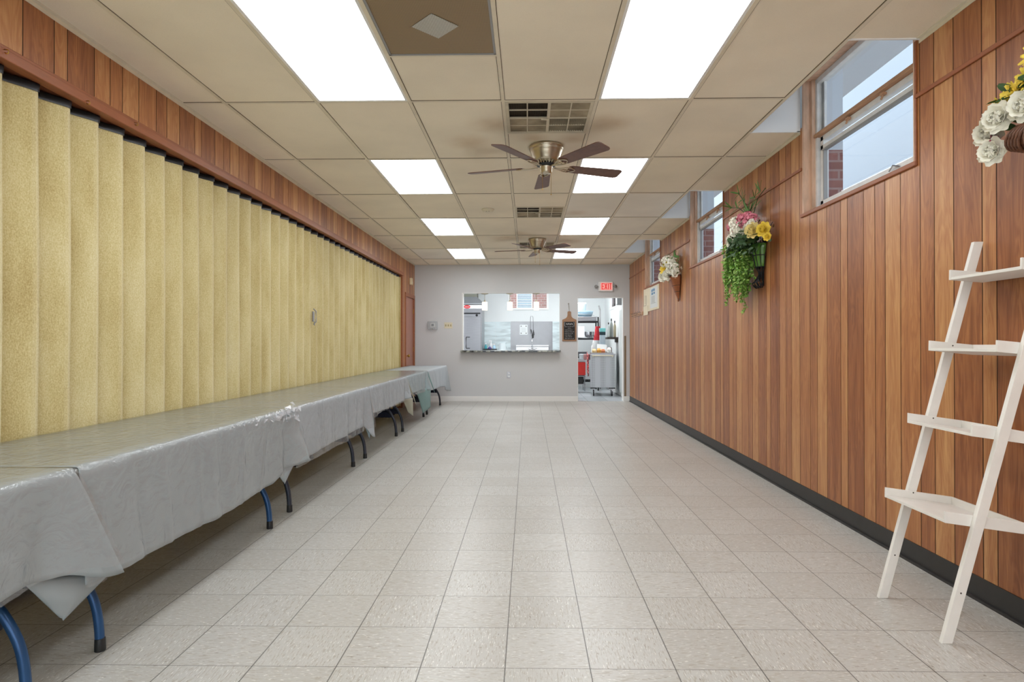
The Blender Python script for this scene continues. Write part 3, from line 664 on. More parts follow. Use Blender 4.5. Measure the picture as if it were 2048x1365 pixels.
# small cup hooks left on the curtain rail
for k, (y, z) in enumerate(((2.535, 2.432), (3.014, 2.405), (3.391, 2.434))):
    m = MB(); x = XL+.03; rr = .009
    m.tube([(x, y, z), (x+.012, y, z)]+[(x+.012+rr*sin(t), y, z-rr+rr*cos(t)) for t in [i*pi/5 for i in range(1, 8)]], .0022, 6)
    solo('cup_hook', m, BRASSY, 'small brass hook on the wooden rail above the curtain, %s' % ('nearest the left edge of view', 'middle of the three hooks', 'farthest of the three hooks')[k], 'hook', 'brass hooks on the curtain rail', smooth=True)
m = MB(); m.box(XL, XL+.045, 11.53, 11.63, 2.30, 2.43)
o = solo('alarm_box', m, mat('cream_plastic', (232, 214, 176), .4), 'small cream box on the panelling above the far left door', 'alarm', bevel=.006)
m = MB(); m.box(XL+.045, XL+.05, 11.55, 11.61, 2.32, 2.36); obj('speaker_grille', m, IVORY, o)

# ------------------------------------------------------------------ tables
TZ, XF, XK = .738, -1.56, -2.272
def table(y0, y1, fy0, fy1, lm, lab):
    r = thing('folding_table', lab, 'table', ((XF+XK)/2, (y0+y1)/2, 0), 'folding tables along the curtain')
    m = MB(); m.box(XK+.01, XF-.012, y0+.005, y1-.005, TZ-.045, TZ-.004); obj('tabletop', m, TTOP, r, bevel=.01)
    cx = -1.925; SP = 1.09 if y0 < 3 else 1.0
    for fy, ss in ((fy0, 1), (fy1, -1)):
        for s in (1, -1):
            pts = [(cx+s*q*SP, fy, z) for q, z in ((.055, TZ-.05), (.06, .60), (.085, .47), (.135, .37), (.20, .29), (.248, .20), (.268, .11), (.274, .0))]
            pts = [Vector(p) for p in pts]; sm = []
            for i in range(len(pts)-1):
                p0 = pts[max(i-1, 0)]; p1 = pts[i]; p2 = pts[i+1]; p3 = pts[min(i+2, len(pts)-1)]
                for t in (0, .33, .66): sm.append(.5*((2*p1)+(-p0+p2)*t+(2*p0-5*p1+4*p2-p3)*t*t+(-p0+3*p1-3*p2+p3)*t**3))
            sm.append(pts[-1]); m = MB(); m.tube(sm, .0165, 12); lg = obj('leg', m, lm, r, smooth=True)
            m = MB(); m.lathe([(.0185, .0), (.0195, .004), (.0185, .045), (.017, .048)], c=(cx+s*.2738*SP, fy, 0), n=14); obj('foot_cap', m, DARKR, lg, smooth=True)
        m = MB(); m.box(cx-.215, cx+.215, fy-.008, fy+.008, .235, .30); obj('cross_panel', m, NAVY, r, bevel=.003)
        m = MB(); m.tube([(cx, fy, .45), (cx, fy+ss*.25, .60), (cx, fy+ss*.42, TZ-.05)], .008, 8); obj('folding_brace', m, NAVY, r)
TB = [(.2, 2.03, .42, 1.92, BLUEM), (2.06, 3.93, 2.255, 3.755, BLUEM), (3.965, 5.81, 4.13, 5.645, SLATEM), (5.845, 7.68, 6.06, 7.50, SLATEM), (7.71, 9.58, 7.885, 9.47, SLATEM), (9.61, 11.46, 9.78, 11.26, SLATEM)]
tl = ['folding table with shiny blue legs, nearest the camera', 'folding table with blue arched legs, second along the curtain', 'folding table with dark arched legs, third from the camera', 'folding table with dark legs, fourth from the camera', 'folding table with dark legs, fifth from the camera', 'folding table at the far end by the door and back wall']
for t, l in zip(TB, tl): table(*t, l)
def clothm(name, rgb, coat=.0, rough=.6): return mat(name, rgb, rough, var=.035, vscale=3, bump=.3, bscale=7, coat=coat)
CL1 = clothm('grey_green_cloth', (156, 165, 168)); CL3 = clothm('pale_grey_cloth', (168, 176, 182)); CLT = clothm('teal_cloth', (116, 146, 144)); CLB = clothm('beige_grey_cloth', (164, 164, 146)); CLL = clothm('light_blue_cloth', (152, 170, 176))
def drape(y0, y1, hem, seed, amp=.02, off=0, nearx=0, farx=.1, fold=1, zt=TZ, crinkle=0, pleats=5, dipn=0):
    """cloth over a table: flat top, rounded front edge, hanging front with folds. hem(s) = height of the lower edge"""
    m = MB(); nu = 170; prof = [(XK+(XF-XK)*k/8, 0, 0) for k in range(8)]
    ztp = zt+off
    prof += [(XF-.008, 0, 0), (XF-.002, -.003, 0), (XF+.002+off, -.010, 0)]
    ND = 18
    rnd = random.Random(seed); fs = [(rnd.uniform(.0, 1), rnd.uniform(.03, .07), rnd.uniform(.4, 1)) for _ in range(pleats)]
    def fn(u, v):
        j = round(v*(len(prof)-1+ND))
        y = y0+(y1-y0)*u
        if j < len(prof):
            x, dz, _ = prof[j]; y -= 0
            z = ztp+dz+.0016*noise.noise(Vector((x*9, y*3, seed)))
            if j > 2: z += crinkle*.25*noise.noise(Vector((x*30, y*30, seed)))*max(0, (j-3)/7)
            return (x, y, z)
        t = (j-len(prof)+1)/ND; zt0 = ztp-.010
        h = hem(u); z = zt0-t*(zt0-h)
        rp = sum(a*exp(-((u-c)/w_)**2) for c, w_, a in fs)*.9+.6*noise.noise(Vector((y*2.6, t*.6, seed)))+.5*noise.noise(Vector((y*7, t*.8, seed+5)))+.28*noise.noise(Vector((y*13-t*4, t*2.2, seed+9)))
        e = exp(-((1-u)*(y1-y0)/.10)); en = exp(-(u*(y1-y0)/.10))
        x = XF+.004+off+amp*(t**.8)*(rp+.7)+fold*.05*e*t-.035*t*fold*exp(-(((1-u)*(y1-y0)-.17)/.06)**2)+crinkle*noise.noise(Vector((y*24, t*14, seed)))
        y += farx*e*t-nearx*en*t
        z -= dipn*en*t
        for q in range(6):
            yc_ = y0+(y1-y0)*((q*.618+seed*.137) % 1); sl_ = .10*(((q*7+seed) % 5)-2)/2
            x += .008*min(t*2.5, 1)*exp(-((y-yc_-sl_*t)/.022)**2)*(1 if q % 3 else -1)
        return (x, y, z)
    m.grid(fn, nu, len(prof)-1+ND); return m
def flap(pts, seed, bulge=.02, n=10):
    """hanging cloth corner: quad grid between a,b (top) and c (lower point), curled"""
    a, b, c = [Vector(p) for p in pts[:3]]; d = Vector(pts[3]) if len(pts) > 3 else c+(a-c)*.10
    m = MB()
    def fn(u, v):
        p = a.lerp(b, u).lerp(d.lerp(c, u), v)
        w_ = sin(pi*u)*sin(pi*min(v*.9+.05, 1)); p = p+Vector((bulge*w_, .02*w_*noise.noise(Vector((u*3, v*3, seed))), 0)); return p
    m.grid(fn, n, n); return m
def lerp(a, b, t): return a+(b-a)*t
def interp(keys):
    def f(u):
        for (a, va), (b, vb) in zip(keys, keys[1:]):
            if u <= b: t = (u-a)/(b-a); t = t*t*(3-2*t); return va+(vb-va)*t
        return keys[-1][1]
    return f
cloths = [
 (.2, 2.035, [(0, .42), (.86, .415), (.93, .40), (1, .325)], 11, .022, CL1, .15, 'shiny grey-green tablecloth on the nearest table, far corner folded back', ((-1.60, 1.86, .425), (-1.535, 2.18, .325), (-1.585, 2.02, .222)), CL1),
 (2.055, 3.95, [(0, .33), (.12, .315), (.5, .305), (.8, .32), (.93, .37), (1, .37)], 23, .022, CL1, .12, 'grey tablecloth on the second table, hanging low with loose folds', ((-1.60, 3.70, .42), (-1.545, 4.02, .42), (-1.56, 3.82, .265)), CL1),
 (3.965, 5.83, [(0, .37), (.5, .385), (.9, .39), (1, .25)], 35, .012, CL3, .02, 'pale blue-grey tablecloth on the third table, long bluish far corner', ((-1.575, 5.66, .46), (-1.545, 5.88, .46), (-1.55, 5.85, .225)), CLL),
 (5.85, 7.69, [(0, .47), (.3, .455), (.8, .455), (1, .46)], 47, .012, CL3, .03, 'pale grey tablecloth on the fourth table, beige corner hanging down', ((-1.585, 7.46, .52), (-1.54, 8.0, .43), (-1.54, 8.03, .19), (-1.57, 7.84, .26)), CLB),
 (7.71, 9.25, [(0, .51), (.5, .49), (1, .45)], 59, .010, CLL, .02, 'light blue-grey tablecloth on the fifth table with a teal corner', ((-1.60, 8.52, .53), (-1.53, 9.42, .45), (-1.52, 9.34, .17), (-1.57, 8.95, .12)), CLT),
 (9.27, 11.47, [(0, .42), (.5, .40), (.8, .37), (1, .25)], 71, .014, CL3, .10, 'pale grey tablecloth on the farthest table, pointed corner by the wall', ((-1.58, 11.2, .44), (-1.55, 11.60, .40), (-1.55, 11.52, .235)), CL3)]
CO = {}
for k, (y0, y1, hk, sd_, amp, cm, farx, lab, fp, fm) in enumerate(cloths):
    hf = interp(hk); m = drape(y0, y1, (lambda u, hf=hf, s=sd_: hf(u)+.006*noise.noise(Vector((u*9, s, 0)))), sd_, amp, .0, farx=farx)
    o = CO[k] = solo('tablecloth', m, cm, lab, 'tablecloth', 'cloths over the folding tables', smooth=True, solid=.0025)
    fl = flap(fp, sd_); obj('corner_fold', fl, fm, o, smooth=True, solid=.0025, world=False)
    if k == 4: m = flap(((-1.56, 9.2, TZ-.01), (-1.545, 9.3, TZ-.02), (-1.46, 9.45, .35)), 5, .01); obj('teal_corner', m, CLT, o, smooth=True, world=False)
    if k == 3: m = flap(((-1.55, 7.69, TZ-.02), (-1.545, 7.70, TZ-.1), (-1.49, 8.0, .33)), 6, .01); obj('beige_corner', m, CLB, o, smooth=True, world=False)
    if k == 2: m = flap(((-1.55, 5.83, TZ-.02), (-1.545, 5.84, TZ-.1), (-1.52, 5.93, .24)), 6, .01); obj('blue_corner', m, CLL, o, smooth=True, world=False)
plas = [(.2, 2.04, [(0, .40), (.8, .405), (.95, .40), (1, .36)], 12, .024, .14, .0015, 'clear plastic sheet over the nearest tablecloth'),
 (2.05, 3.96, [(0, .32), (.5, .31), (.9, .34), (1, .42)], 24, .026, .03, .003, 'clear crumpled plastic sheet over the second tablecloth'),
 (3.96, 5.84, [(0, .335), (.5, .34), (1, .345)], 36, .014, .03, .002, 'clear plastic sheet over the third tablecloth, longer than the cloth'),
 (5.84, 7.70, [(0, .42), (.3, .445), (1, .44)], 48, .012, .05, .0015, 'clear plastic sheet over the fourth tablecloth'),
 (7.70, 9.27, [(0, .47), (1, .44)], 60, .012, .02, .0015, 'clear plastic sheet over the fifth tablecloth')]
for k, (y0, y1, hk, sd_, amp, farx, cr_, lab) in enumerate(plas):
    m = drape(y0, y1, interp(hk), sd_-1, amp, .006, farx=farx, crinkle=cr_)
    o = obj('plastic_cover', m, FILM, CO[k], smooth=True); o['label'] = lab
    if k == 1:
        m = MB(); rnd = random.Random(4)
        for q in range(150):
            u = rnd.random()**.6; y = 3.0+.97*u; s = .012+.03*u**2
            c = Vector((XF+.012+rnd.uniform(-.3, 1)*s*.6, y+rnd.uniform(-.02, .02), TZ+.004-rnd.random()*s*2.2+.4*s*u))
            v = [c+Vector((rnd.uniform(-1, 1)*s*.5, rnd.uniform(-1, 1)*s, rnd.uniform(-1, 1)*s*.8)) for _ in range(3)]
            m.add(v, [(0, 1, 2)])
        CRINK = mat('crinkled_clear_wrap', (232, 234, 240), .12, alpha=.55, spec=.9)
        obj('crumpled_wrap', m, CRINK, o, world=False)

# ------------------------------------------------------------------ leaning ladder shelf
SL, LY = .237, -.045
def rx(z): return 1.600+SL*z
def lean(mb, slope=0, x0=0): mb.v = [(x, y+LY*z, z+slope*(x-x0)) for x, y, z in mb.v]; return mb
r = thing('ladder_shelf', 'white wooden leaning ladder shelf with empty trays against the panelled wall', 'shelf', (1.65, 2.57, 0))
for y0, y1 in ((2.354, 2.373), (2.770, 2.789)):
    m = MB(); zt = 1.615
    A_ = [(rx(0), 0), (rx(0)+.041, 0), (rx(zt)+.041, zt), (rx(zt), zt)]
    n = 4; m.add([(x, y0, z) for x, z in A_]+[(x, y1, z) for x, z in A_], [tuple(range(n)), tuple(range(n, 2*n))]+[(i, (i+1) % n, n+(i+1) % n, n+i) for i in range(n)])
    rl = obj('side_rail', lean(m), WLADDER, r, bevel=.0015)
    m = MB(); m.lathe([(.0035, 0), (.0035, .0008)], n=10, M=Matrix.Translation((rx(.2)+.02, y0, .20)) @ Matrix.Rotation(pi/2, 4, 'X')); obj('rail_screw', lean(m), SCREWM, rl)
for zb, xf, xb, sl_ in ((.468, 1.613, 1.915, -.14), (.806, 1.706, 1.95, -.14), (1.131, 1.792, 1.988, -.1), (1.445, 1.874, 2.022, -.08)):
    m = MB(); ya, yb = 2.374, 2.769
    m.box(xf+.002, xb-.010, ya+.010, yb-.010, zb, zb+.012); sh = obj('shelf', lean(m, sl_, xf), WLADDER, r, bevel=.001)
    m = MB()
    for y in (ya, yb-.010): m.box(xf, xb, y, y+.010, zb, zb+.045)
    m.box(xb-.010, xb, ya+.010, yb-.010, zb, zb+.045); obj('tray_edge', lean(m, sl_, xf), WLADDER, sh, bevel=.0015)
    m = MB(); m.lathe([(.0035, 0), (.0035, .0008)], n=10, M=Matrix.Translation((rx(zb+.02)+.02, yb-.010, zb+.022)) @ Matrix.Rotation(pi/2, 4, 'X')); obj('screw', lean(m), SCREWM, sh)

# ------------------------------------------------------------------ artificial flowers
def FM(n, c, c2=None): return mat(n, c, .6, var=.12, vscale=25)
PWH = FM('white_petal', (252, 249, 236)); PYE = FM('yellow_petal', (252, 226, 96)); PYL = FM('pale_yellow_petal', (252, 234, 164)); PPK = FM('pink_petal', (234, 146, 166)); PMG = FM('magenta_petal', (196, 60, 110))
LEAFD = FM('dark_leaf', (52, 84, 42)); LEAFM = FM('mid_leaf', (84, 122, 52)); LEAFL = FM('light_leaf', (128, 162, 70)); WICK = mat('brown_wicker', (104, 66, 46), .55, var=.3, vscale=40, bump=.6, bscale=50)
def rot_to(d): return Vector((0, 0, 1)).rotation_difference(Vector(d)).to_matrix().to_4x4()
def petal(m, M, l, w_, curl, n=4, ruf=0, seed=0):
    vs = []; fs = []
    for i in range(n+1):
        t = i/n; ww = w_*sin(pi*min(.12+.82*t, 1))**.7; 
        for s in (-1, -.5, 0, .5, 1):
            z = curl*l*t*t*1.0+.12*w_*abs(s)**2+ruf*noise.noise(Vector((t*4+seed, s*2, seed)))*w_
            vs.append(M @ Vector((l*t, s*ww/2, z)))
    for i in range(n):
        for j in range(4): fs.append((i*5+j, (i+1)*5+j, (i+1)*5+j+1, i*5+j+1))
    m.add(vs, fs)
def ruffled(c, d, rad, seed):
    """peony / rose: layers of cupped petals"""
    m = MB(); rnd = random.Random(seed); B = Matrix.Translation(c) @ rot_to(d)
    for ly, (k, tilt, l) in enumerate(((8, 8, 1.0), (8, 32, .92), (7, 55, .75), (5, 72, .55))):
        for q in range(k):
            M = B @ Matrix.Translation((0, 0, -.25*rad+.1*rad*ly)) @ Matrix.Rotation(2*pi*(q+.5*(ly % 2))/k+rnd.uniform(-.15, .15), 4, 'Z') @ Matrix.Rotation(-radians(tilt), 4, 'Y')
            petal(m, M, rad*l, rad*.85, .22, ruf=.35, seed=seed+q*3+ly*11)
    return m
def daisy(c, d, rad, seed, k=14, wid=.28):
    m = MB(); rnd = random.Random(seed); B = Matrix.Translation(c) @ rot_to(d)
    for ly, tilt in ((0, 6), (1, 30), (2, 55)):
        for q in range(k-3*ly):
            M = B @ Matrix.Rotation(2*pi*(q+.5*ly)/(k-3*ly)+rnd.uniform(-.1, .1), 4, 'Z') @ Matrix.Rotation(-radians(tilt+rnd.uniform(-8, 8)), 4, 'Y')
            petal(m, M, rad*(1-.18*ly)*rnd.uniform(.9, 1.05), rad*wid, .1, seed=seed+q)
    return m
def cluster(c, d, rad, seed, n=46):
    """hydrangea head of many tiny four-petalled florets"""
    m = MB(); rnd = random.Random(seed); dd = Vector(d).normalized()
    for q in range(n):
        v = Vector((rnd.gauss(0, 1), rnd.gauss(0, 1), rnd.gauss(0, 1))).normalized()
        if v.dot(dd) < -.35: v = -v
        p = Vector(c)+v*rad*rnd.uniform(.75, 1); B = Matrix.Translation(p) @ rot_to(v) @ Matrix.Rotation(rnd.random()*3, 4, 'Z')
        for k in range(4): petal(m, B @ Matrix.Rotation(k*pi/2, 4, 'Z') @ Matrix.Rotation(-.3, 4, 'Y'), rad*.3, rad*.27, 0, 2)
    return m
def leaves(specs):
    m = MB()
    for i, (c, d, l, w_) in enumerate(specs):
        dv = Vector(d).normalized(); z = Vector((-1, 0, .4)); y = z.cross(dv)
        if y.length < .1: y = Vector((0, 1, 0)).cross(dv)
        y.normalize(); z = dv.cross(y).normalized(); M = Matrix.Translation(c) @ Matrix((dv, y, z)).transposed().to_4x4(); petal(m, M, l, w_, -.15, 5, seed=i)
    return m
# -- cone of white and yellow flowers (far)
r = thing('flower_cone', 'brown cone wall pocket filled with white and yellow artificial flowers', 'wall flowers', (XR-.08, 8.1, 1.75))
yc = 8.17
m = MB(); n = 14
def conep(t, a):
    rr = .012+.12*t; return (XR-.013-rr*.85*sin(a), yc-.09+.10*t+rr*1.55*cos(a), 1.74+.33*t)
m.grid(lambda u, v: conep(u, pi*v), 10, n); m.sph((XR-.02, yc-.09, 1.735), .012, 8, 5)
obj('cone', m, mat('rust_cone', (140, 78, 40), .45, var=.25, vscale=12), r, smooth=True, solid=.004)
m = MB(); 
for t in (.05, .35, .6, 1.0): m.tube([conep(t, pi*k/10) for k in range(11)], .004, 6)
obj('cone_band', m, IRON, r)
rnd = random.Random(8)
for c, rad, s in (((-.11, .15, 2.28), .095, 1), ((-.10, -.12, 2.235), .09, 2), ((-.10, -.26, 2.14), .085, 3), ((-.10, -.30, 2.07), .06, 4), ((-.11, -.1, 2.15), .07, 9), ((-.11, .36, 2.13), .06, 10)):
    obj('white_blossom', cluster((XR+c[0], yc+c[1], c[2]), (-1, -.6, .2), rad, s, 34), PWH, r)
for c, rad, s in (((-.13, .32, 2.10), .085, 5), ((-.14, .0, 2.09), .09, 6)): obj('white_rose', ruffled((XR+c[0], yc+c[1], c[2]), (-1, -.8, 0), rad, s), PWH, r, smooth=True)
for c, rad, s in (((-.14, .17, 2.18), .085, 7), ((-.08, .33, 2.28), .06, 8)): obj('yellow_bloom', daisy((XR+c[0], yc+c[1], c[2]), (-1, -.8, .1), rad, s), PYE, r, smooth=True)
obj('leaves', leaves([((XR-.06, yc+.05+rnd.uniform(-.38, .38)*1, 2.05+rnd.random()*.26), (-rnd.random()*.5, rnd.uniform(-1, 1), rnd.uniform(-.3, 1)), .09, .035) for _ in range(60)]+[((XR-.06, yc+rnd.choice((.28, -.13)), 2.30), (-.3, rnd.uniform(-.9, .9), 1), .11, .04) for _ in range(24)]), LEAFM, r, smooth=True)
# -- metal wall planter with pink, white and yellow flowers (middle)
cy0 = 5.22
pl = thing('wall_planter', 'black scrolled iron wall basket with green glass holder under the trailing flowers', 'planter', (XR-.1, cy0, 1.65))
m = MB()
def cup(t, a): rr = .036+.032*t; return (XR-.015-rr*1.4*sin(a), cy0+rr*1.4*cos(a), 1.82+.20*t)
m.grid(lambda u, v: cup(u, pi*v), 6, 16); obj('green_glass', m, mat('green_glass', (82, 128, 48), .15, spec=.8), pl, smooth=True, solid=.004)
m = MB()
for k in range(7):
    a = pi*k/6; m.tube([cup(1.0, a)[:2]+(2.04,), Vector(cup(.5, a))+Vector((-.004, 0, 0)), cup(0, a), (XR-.03, cy0+.03*cos(a), 1.76), (XR-.03-.03*sin(a), cy0+.035*cos(a), 1.70)], .004, 6)
for t in (0, .5, 1): m.tube([Vector(cup(t, pi*k/12))+Vector((-.005*sin(pi*k/12), 0, 0)) for k in range(13)], .0045, 6)
for s in (-1, 0, 1):
    m.tube([(XR-.03, cy0, 1.78), (XR-.04, cy0+s*.02, 1.72)]+[(XR-.055-.03*cos(t*.9+.4), cy0+s*(.045+.0*t)+.0, 1.675-.035*sin(t*.9-.2)) for t in [0, .8, 1.6, 2.4, 3.2, 4.0]], .0055, 6)
    m.tube([(XR-.035, cy0+s*.01, 1.76), (XR-.06, cy0+s*.05, 1.70), (XR-.05, cy0+s*.075, 1.66), (XR-.03, cy0+s*.06, 1.65), (XR-.03, cy0+s*.045, 1.67)], .005, 6)
m.box(XR-.008, XR-.001, cy0-.012, cy0+.012, 1.66, 2.2)
m.tube([(XR-.02, cy0-.10, 2.02), (XR-.03, cy0-.16, 2.10), (XR-.03, cy0-.26, 2.16)], [.008, .006, .003], 6)
obj('iron_frame', m, IRON, pl, smooth=True)
r = thing('artificial_flowers', 'pink, white and yellow artificial flowers with trailing greenery in the iron wall basket', 'artificial flowers', (XR-.12, cy0, 2.04))
def W(px_y, z, dx=.12): return (XR-dx, px_y, z)
for y, z, rad, s, dx in ((5.18, 2.225, .066, 1, .15), (5.28, 2.232, .06, 2, .15), (5.10, 2.21, .055, 3, .14), (5.62, 2.25, .05, 4, .13), (5.41, 2.295, .034, 5, .13)): obj('pink_hydrangea', cluster(W(y, z, dx), (-1, -.7, .3), rad, s, 56), PPK, r)
for y, z, rad, s, dx in ((5.44, 2.24, .064, 6, .16), (5.35, 2.16, .062, 7, .18), (5.55, 2.125, .05, 8, .16), (5.60, 2.09, .045, 15, .15), (5.20, 2.155, .064, 9, .18), (5.06, 2.16, .045, 16, .16)): obj('white_hydrangea', cluster(W(y, z, dx), (-1, -.7, .2), rad, s, 60), PWH, r)
for y, z, rad, s, mt in ((5.01, 2.10, .075, 10, PYL), (4.78, 2.065, .068, 11, PYE), (4.71, 1.995, .038, 12, PYE), (5.09, 2.115, .05, 13, PYL)): obj('yellow_rose', ruffled(W(y, z, .17), (-1, -.8, .1), rad, s), mt, r, smooth=True)
rnd = random.Random(21); sp = []
for k in range(26):
    a = rnd.uniform(-1.0, 1.1); sp.append(((XR-.08, 5.33+rnd.uniform(-.04, .05), 2.27+rnd.uniform(0, .04)), (-.25*rnd.random(), sin(a)*1.3, cos(a)), rnd.uniform(.10, .24), .018))
obj('spiky_leaves', leaves(sp), LEAFM, r, smooth=True)
m = MB(); m.tube([(XR-.06, 5.35, 2.27), (XR-.07, 5.45, 2.42), (XR-.09, 5.59, 2.56)], .0035, 5); m.tube([(XR-.06, 5.35, 2.27), (XR-.08, 5.6, 2.42), (XR-.09, 5.82, 2.47)], .0035, 5); m.tube([(XR-.06, 5.32, 2.27), (XR-.05, 5.22, 2.42), (XR-.07, 5.0, 2.45)], .0035, 5); obj('stems', m, LEAFD, r)
sp = []
for q_, (yy_, zz_) in enumerate(((5.58, 2.545), (5.50, 2.47), (5.78, 2.46), (5.62, 2.42), (5.2, 2.42), (5.08, 2.44))):
    for k in range(5): sp.append(((XR-.08, yy_, zz_), (-.2, rnd.uniform(-1, 1), rnd.uniform(-.2, 1)), .10, .016))
obj('sprig_leaves', leaves(sp), LEAFM, r, smooth=True)
sp = []
for k in range(330): sp.append((W(5.32+rnd.gauss(0, .17), 2.05+rnd.gauss(0, .045), rnd.uniform(.08, .21)), (-rnd.random(), rnd.uniform(-1, 1), rnd.uniform(-1, .6)), .048, .034))
obj('round_leaves', leaves(sp), LEAFD, r, smooth=True)
sp = []; ms = MB()
for k in range(74):
    y = rnd.uniform(5.27, 5.72); zt_ = rnd.uniform(1.96, 2.1); ln = rnd.uniform(.24, .40)+max(0, .26-abs(y-5.5)*1.6)*rnd.random()*1.2; x = XR-rnd.uniform(.05, .19); pts = []
    n = int(ln/.018)
    for i in range(n):
        p = Vector((x+.008*sin(i*.7+k), y+.036*noise.noise(Vector((k, i*.15, 0))), zt_-i*.018)); pts.append(p)
        for q in range(2): sp.append((p, (rnd.uniform(-1, .3), rnd.uniform(-1, 1), rnd.uniform(-.7, .4)), .030, .018))
    ms.tube(pts, .0015, 4)
a_ = [s for i, s in enumerate(sp) if i % 3]; b_ = [s for i, s in enumerate(sp) if i % 3 == 0]
o = obj('trailing_vines', leaves(a_), mat('bright_vine_leaf', (116, 162, 62), .55, var=.2, vscale=30), r); obj('pale_vine_leaves', leaves(b_), mat('pale_vine_leaf', (164, 194, 98), .55), o); obj('vine_stems', ms, LEAFM, o)
# -- horn basket with white and yellow flowers at the right edge (near)
hb = thing('horn_basket', 'brown wicker horn basket on the wall at the right edge of view', 'basket', (XR-.1, 2.2, 1.9))
m = MB(); pts = [(XR-.15, 2.34, 1.955), (XR-.14, 2.26, 1.94), (XR-.12, 2.16, 1.955), (XR-.09, 2.06, 2.0), (XR-.07, 1.98, 2.07)]
m.tube(pts, [.045, .062, .06, .045, .02], 14)
for k in range(20):
    t = k/19*3.999; i = int(t); f_ = t-i; p = Vector(pts[i]).lerp(Vector(pts[i+1]), f_); rr = lerp([.045, .062, .06, .045, .02][i], [.045, .062, .06, .045, .02][i+1], f_)+.003
    dd = (Vector(pts[i+1])-Vector(pts[i])).normalized(); M = Matrix.Translation(p) @ rot_to(dd) @ Matrix.Rotation(.35, 4, 'X')
    m.tube([M @ Vector((rr*cos(q*pi/8), rr*sin(q*pi/8), 0)) for q in range(17)], .006, 6)
obj('wicker_horn', m, WICK, hb, smooth=True)
r = thing('artificial_flowers', 'white peonies and yellow blooms cut off by the right edge of view', 'artificial flowers', (XR-.15, 2.38, 1.97))
for y, z, rad, s, dx in ((2.47, 2.02, .068, 31, .16), (2.37, 2.045, .066, 32, .2), (2.44, 1.935, .062, 33, .17), (2.28, 2.06, .07, 36, .17)): obj('white_peony', ruffled(W(y, z, dx), (-1, -.35, -.1), rad, s), PWH, r, smooth=True)
for y, z, rad, s, dx in ((2.43, 2.10, .07, 41, .14), (2.37, 2.14, .07, 42, .13), (2.31, 2.18, .06, 43, .13), (2.29, 2.25, .06, 44, .13), (2.22, 2.22, .07, 45, .13)): obj('yellow_bloom', daisy(W(y, z, dx), (-1, .1, .1), rad, s, 11, .34), PYE, r, smooth=True)
obj('magenta_petals', daisy(W(2.46, 1.972, .16), (-1, .1, .3), .045, 51, 9, .4), PMG, r, smooth=True)
obj('leaves', leaves([((XR-.13, 2.36+rnd.uniform(-.1, .08), 2.0+rnd.uniform(-.05, .16)), (-.4, rnd.uniform(-1, 1), rnd.uniform(-.5, .8)), .07, .03) for _ in range(26)]), LEAFD, r, smooth=True)

# ------------------------------------------------------------------ notices and hook rack on the right wall
PAPER = mat('cream_paper', (232, 220, 194), .7, var=.04, vscale=6); PAPW = mat('white_paper', (226, 230, 230), .7); BLUEI = mat('blue_ink', (104, 150, 190), .7); INK = mat('grey_ink', (110, 110, 108), .8)
r = thing('notice_poster', 'framed notice with blue printing under the far window', 'poster', (XR, 9.7, 1.7))
m = MB(); m.box(XR-.012, XR, 9.33, 10.04, 1.70, 2.09); obj('backing_board', m, PAPER, r, bevel=.002)
m = MB(); m.box(XR-.014, XR-.012, 9.42, 9.97, 1.735, 2.07); obj('notice_sheet', m, PAPW, r)
m = MB()
for k, (a, b, z0, z1) in enumerate(((9.60, 9.66, 2.0, 2.04), (9.68, 9.76, 2.005, 2.045), (9.78, 9.86, 1.995, 2.04), (9.60, 9.70, 1.955, 1.985), (9.74, 9.86, 1.95, 1.985))): m.box(XR-.0155, XR-.014, a, b, z0, z1)
obj('blue_print', m, BLUEI, r)
m = MB()
for k in range(6): m.box(XR-.0155, XR-.014, 9.55, 9.9, 1.81, 1.813) if k == 0 else m.box(XR-.0155, XR-.014, 9.58+.055*k, 9.584+.055*k, 1.82, 1.93)
obj('grey_print', m, INK, r)
r = thing('paper_notice', 'cream paper notice beside the framed poster, below the far window', 'poster', (XR, 10.3, 1.65))
m = MB(); m.box(XR-.008, XR, 10.06, 10.55, 1.70, 2.10); obj('sheet', m, PAPER, r)
m = MB(); m.box(XR-.014, XR-.008, 10.17, 10.55, 1.645, 1.80); obj('lower_slip', m, PAPER, r)
m = MB(); m.box(XR-.010, XR-.008, 10.32, 10.33, 1.82, 1.98); m.box(XR-.010, XR-.008, 10.42, 10.428, 1.84, 1.99); m.box(XR-.010, XR-.008, 10.3, 10.5, 1.808, 1.813); obj('grey_print', m, INK, r)
r = thing('hook_rack', 'narrow wooden coat hook rack on the wall in the far right corner', 'hook rack', (XR, 11.1, 1.69))
m = MB(); m.box(XR-.016, XR, 10.62, 11.66, 1.665, 1.725); obj('rack_board', m, TRIMP, r, bevel=.003)
for k in range(6):
    y = 10.72+.168*k; m = MB(); m.tube([(XR-.016, y, 1.71), (XR-.05, y, 1.715), (XR-.055, y, 1.735)], .004, 6); m.tube([(XR-.016, y, 1.69), (XR-.035, y, 1.675), (XR-.045, y, 1.69)], .004, 6); obj('hook', m, IRON, r)

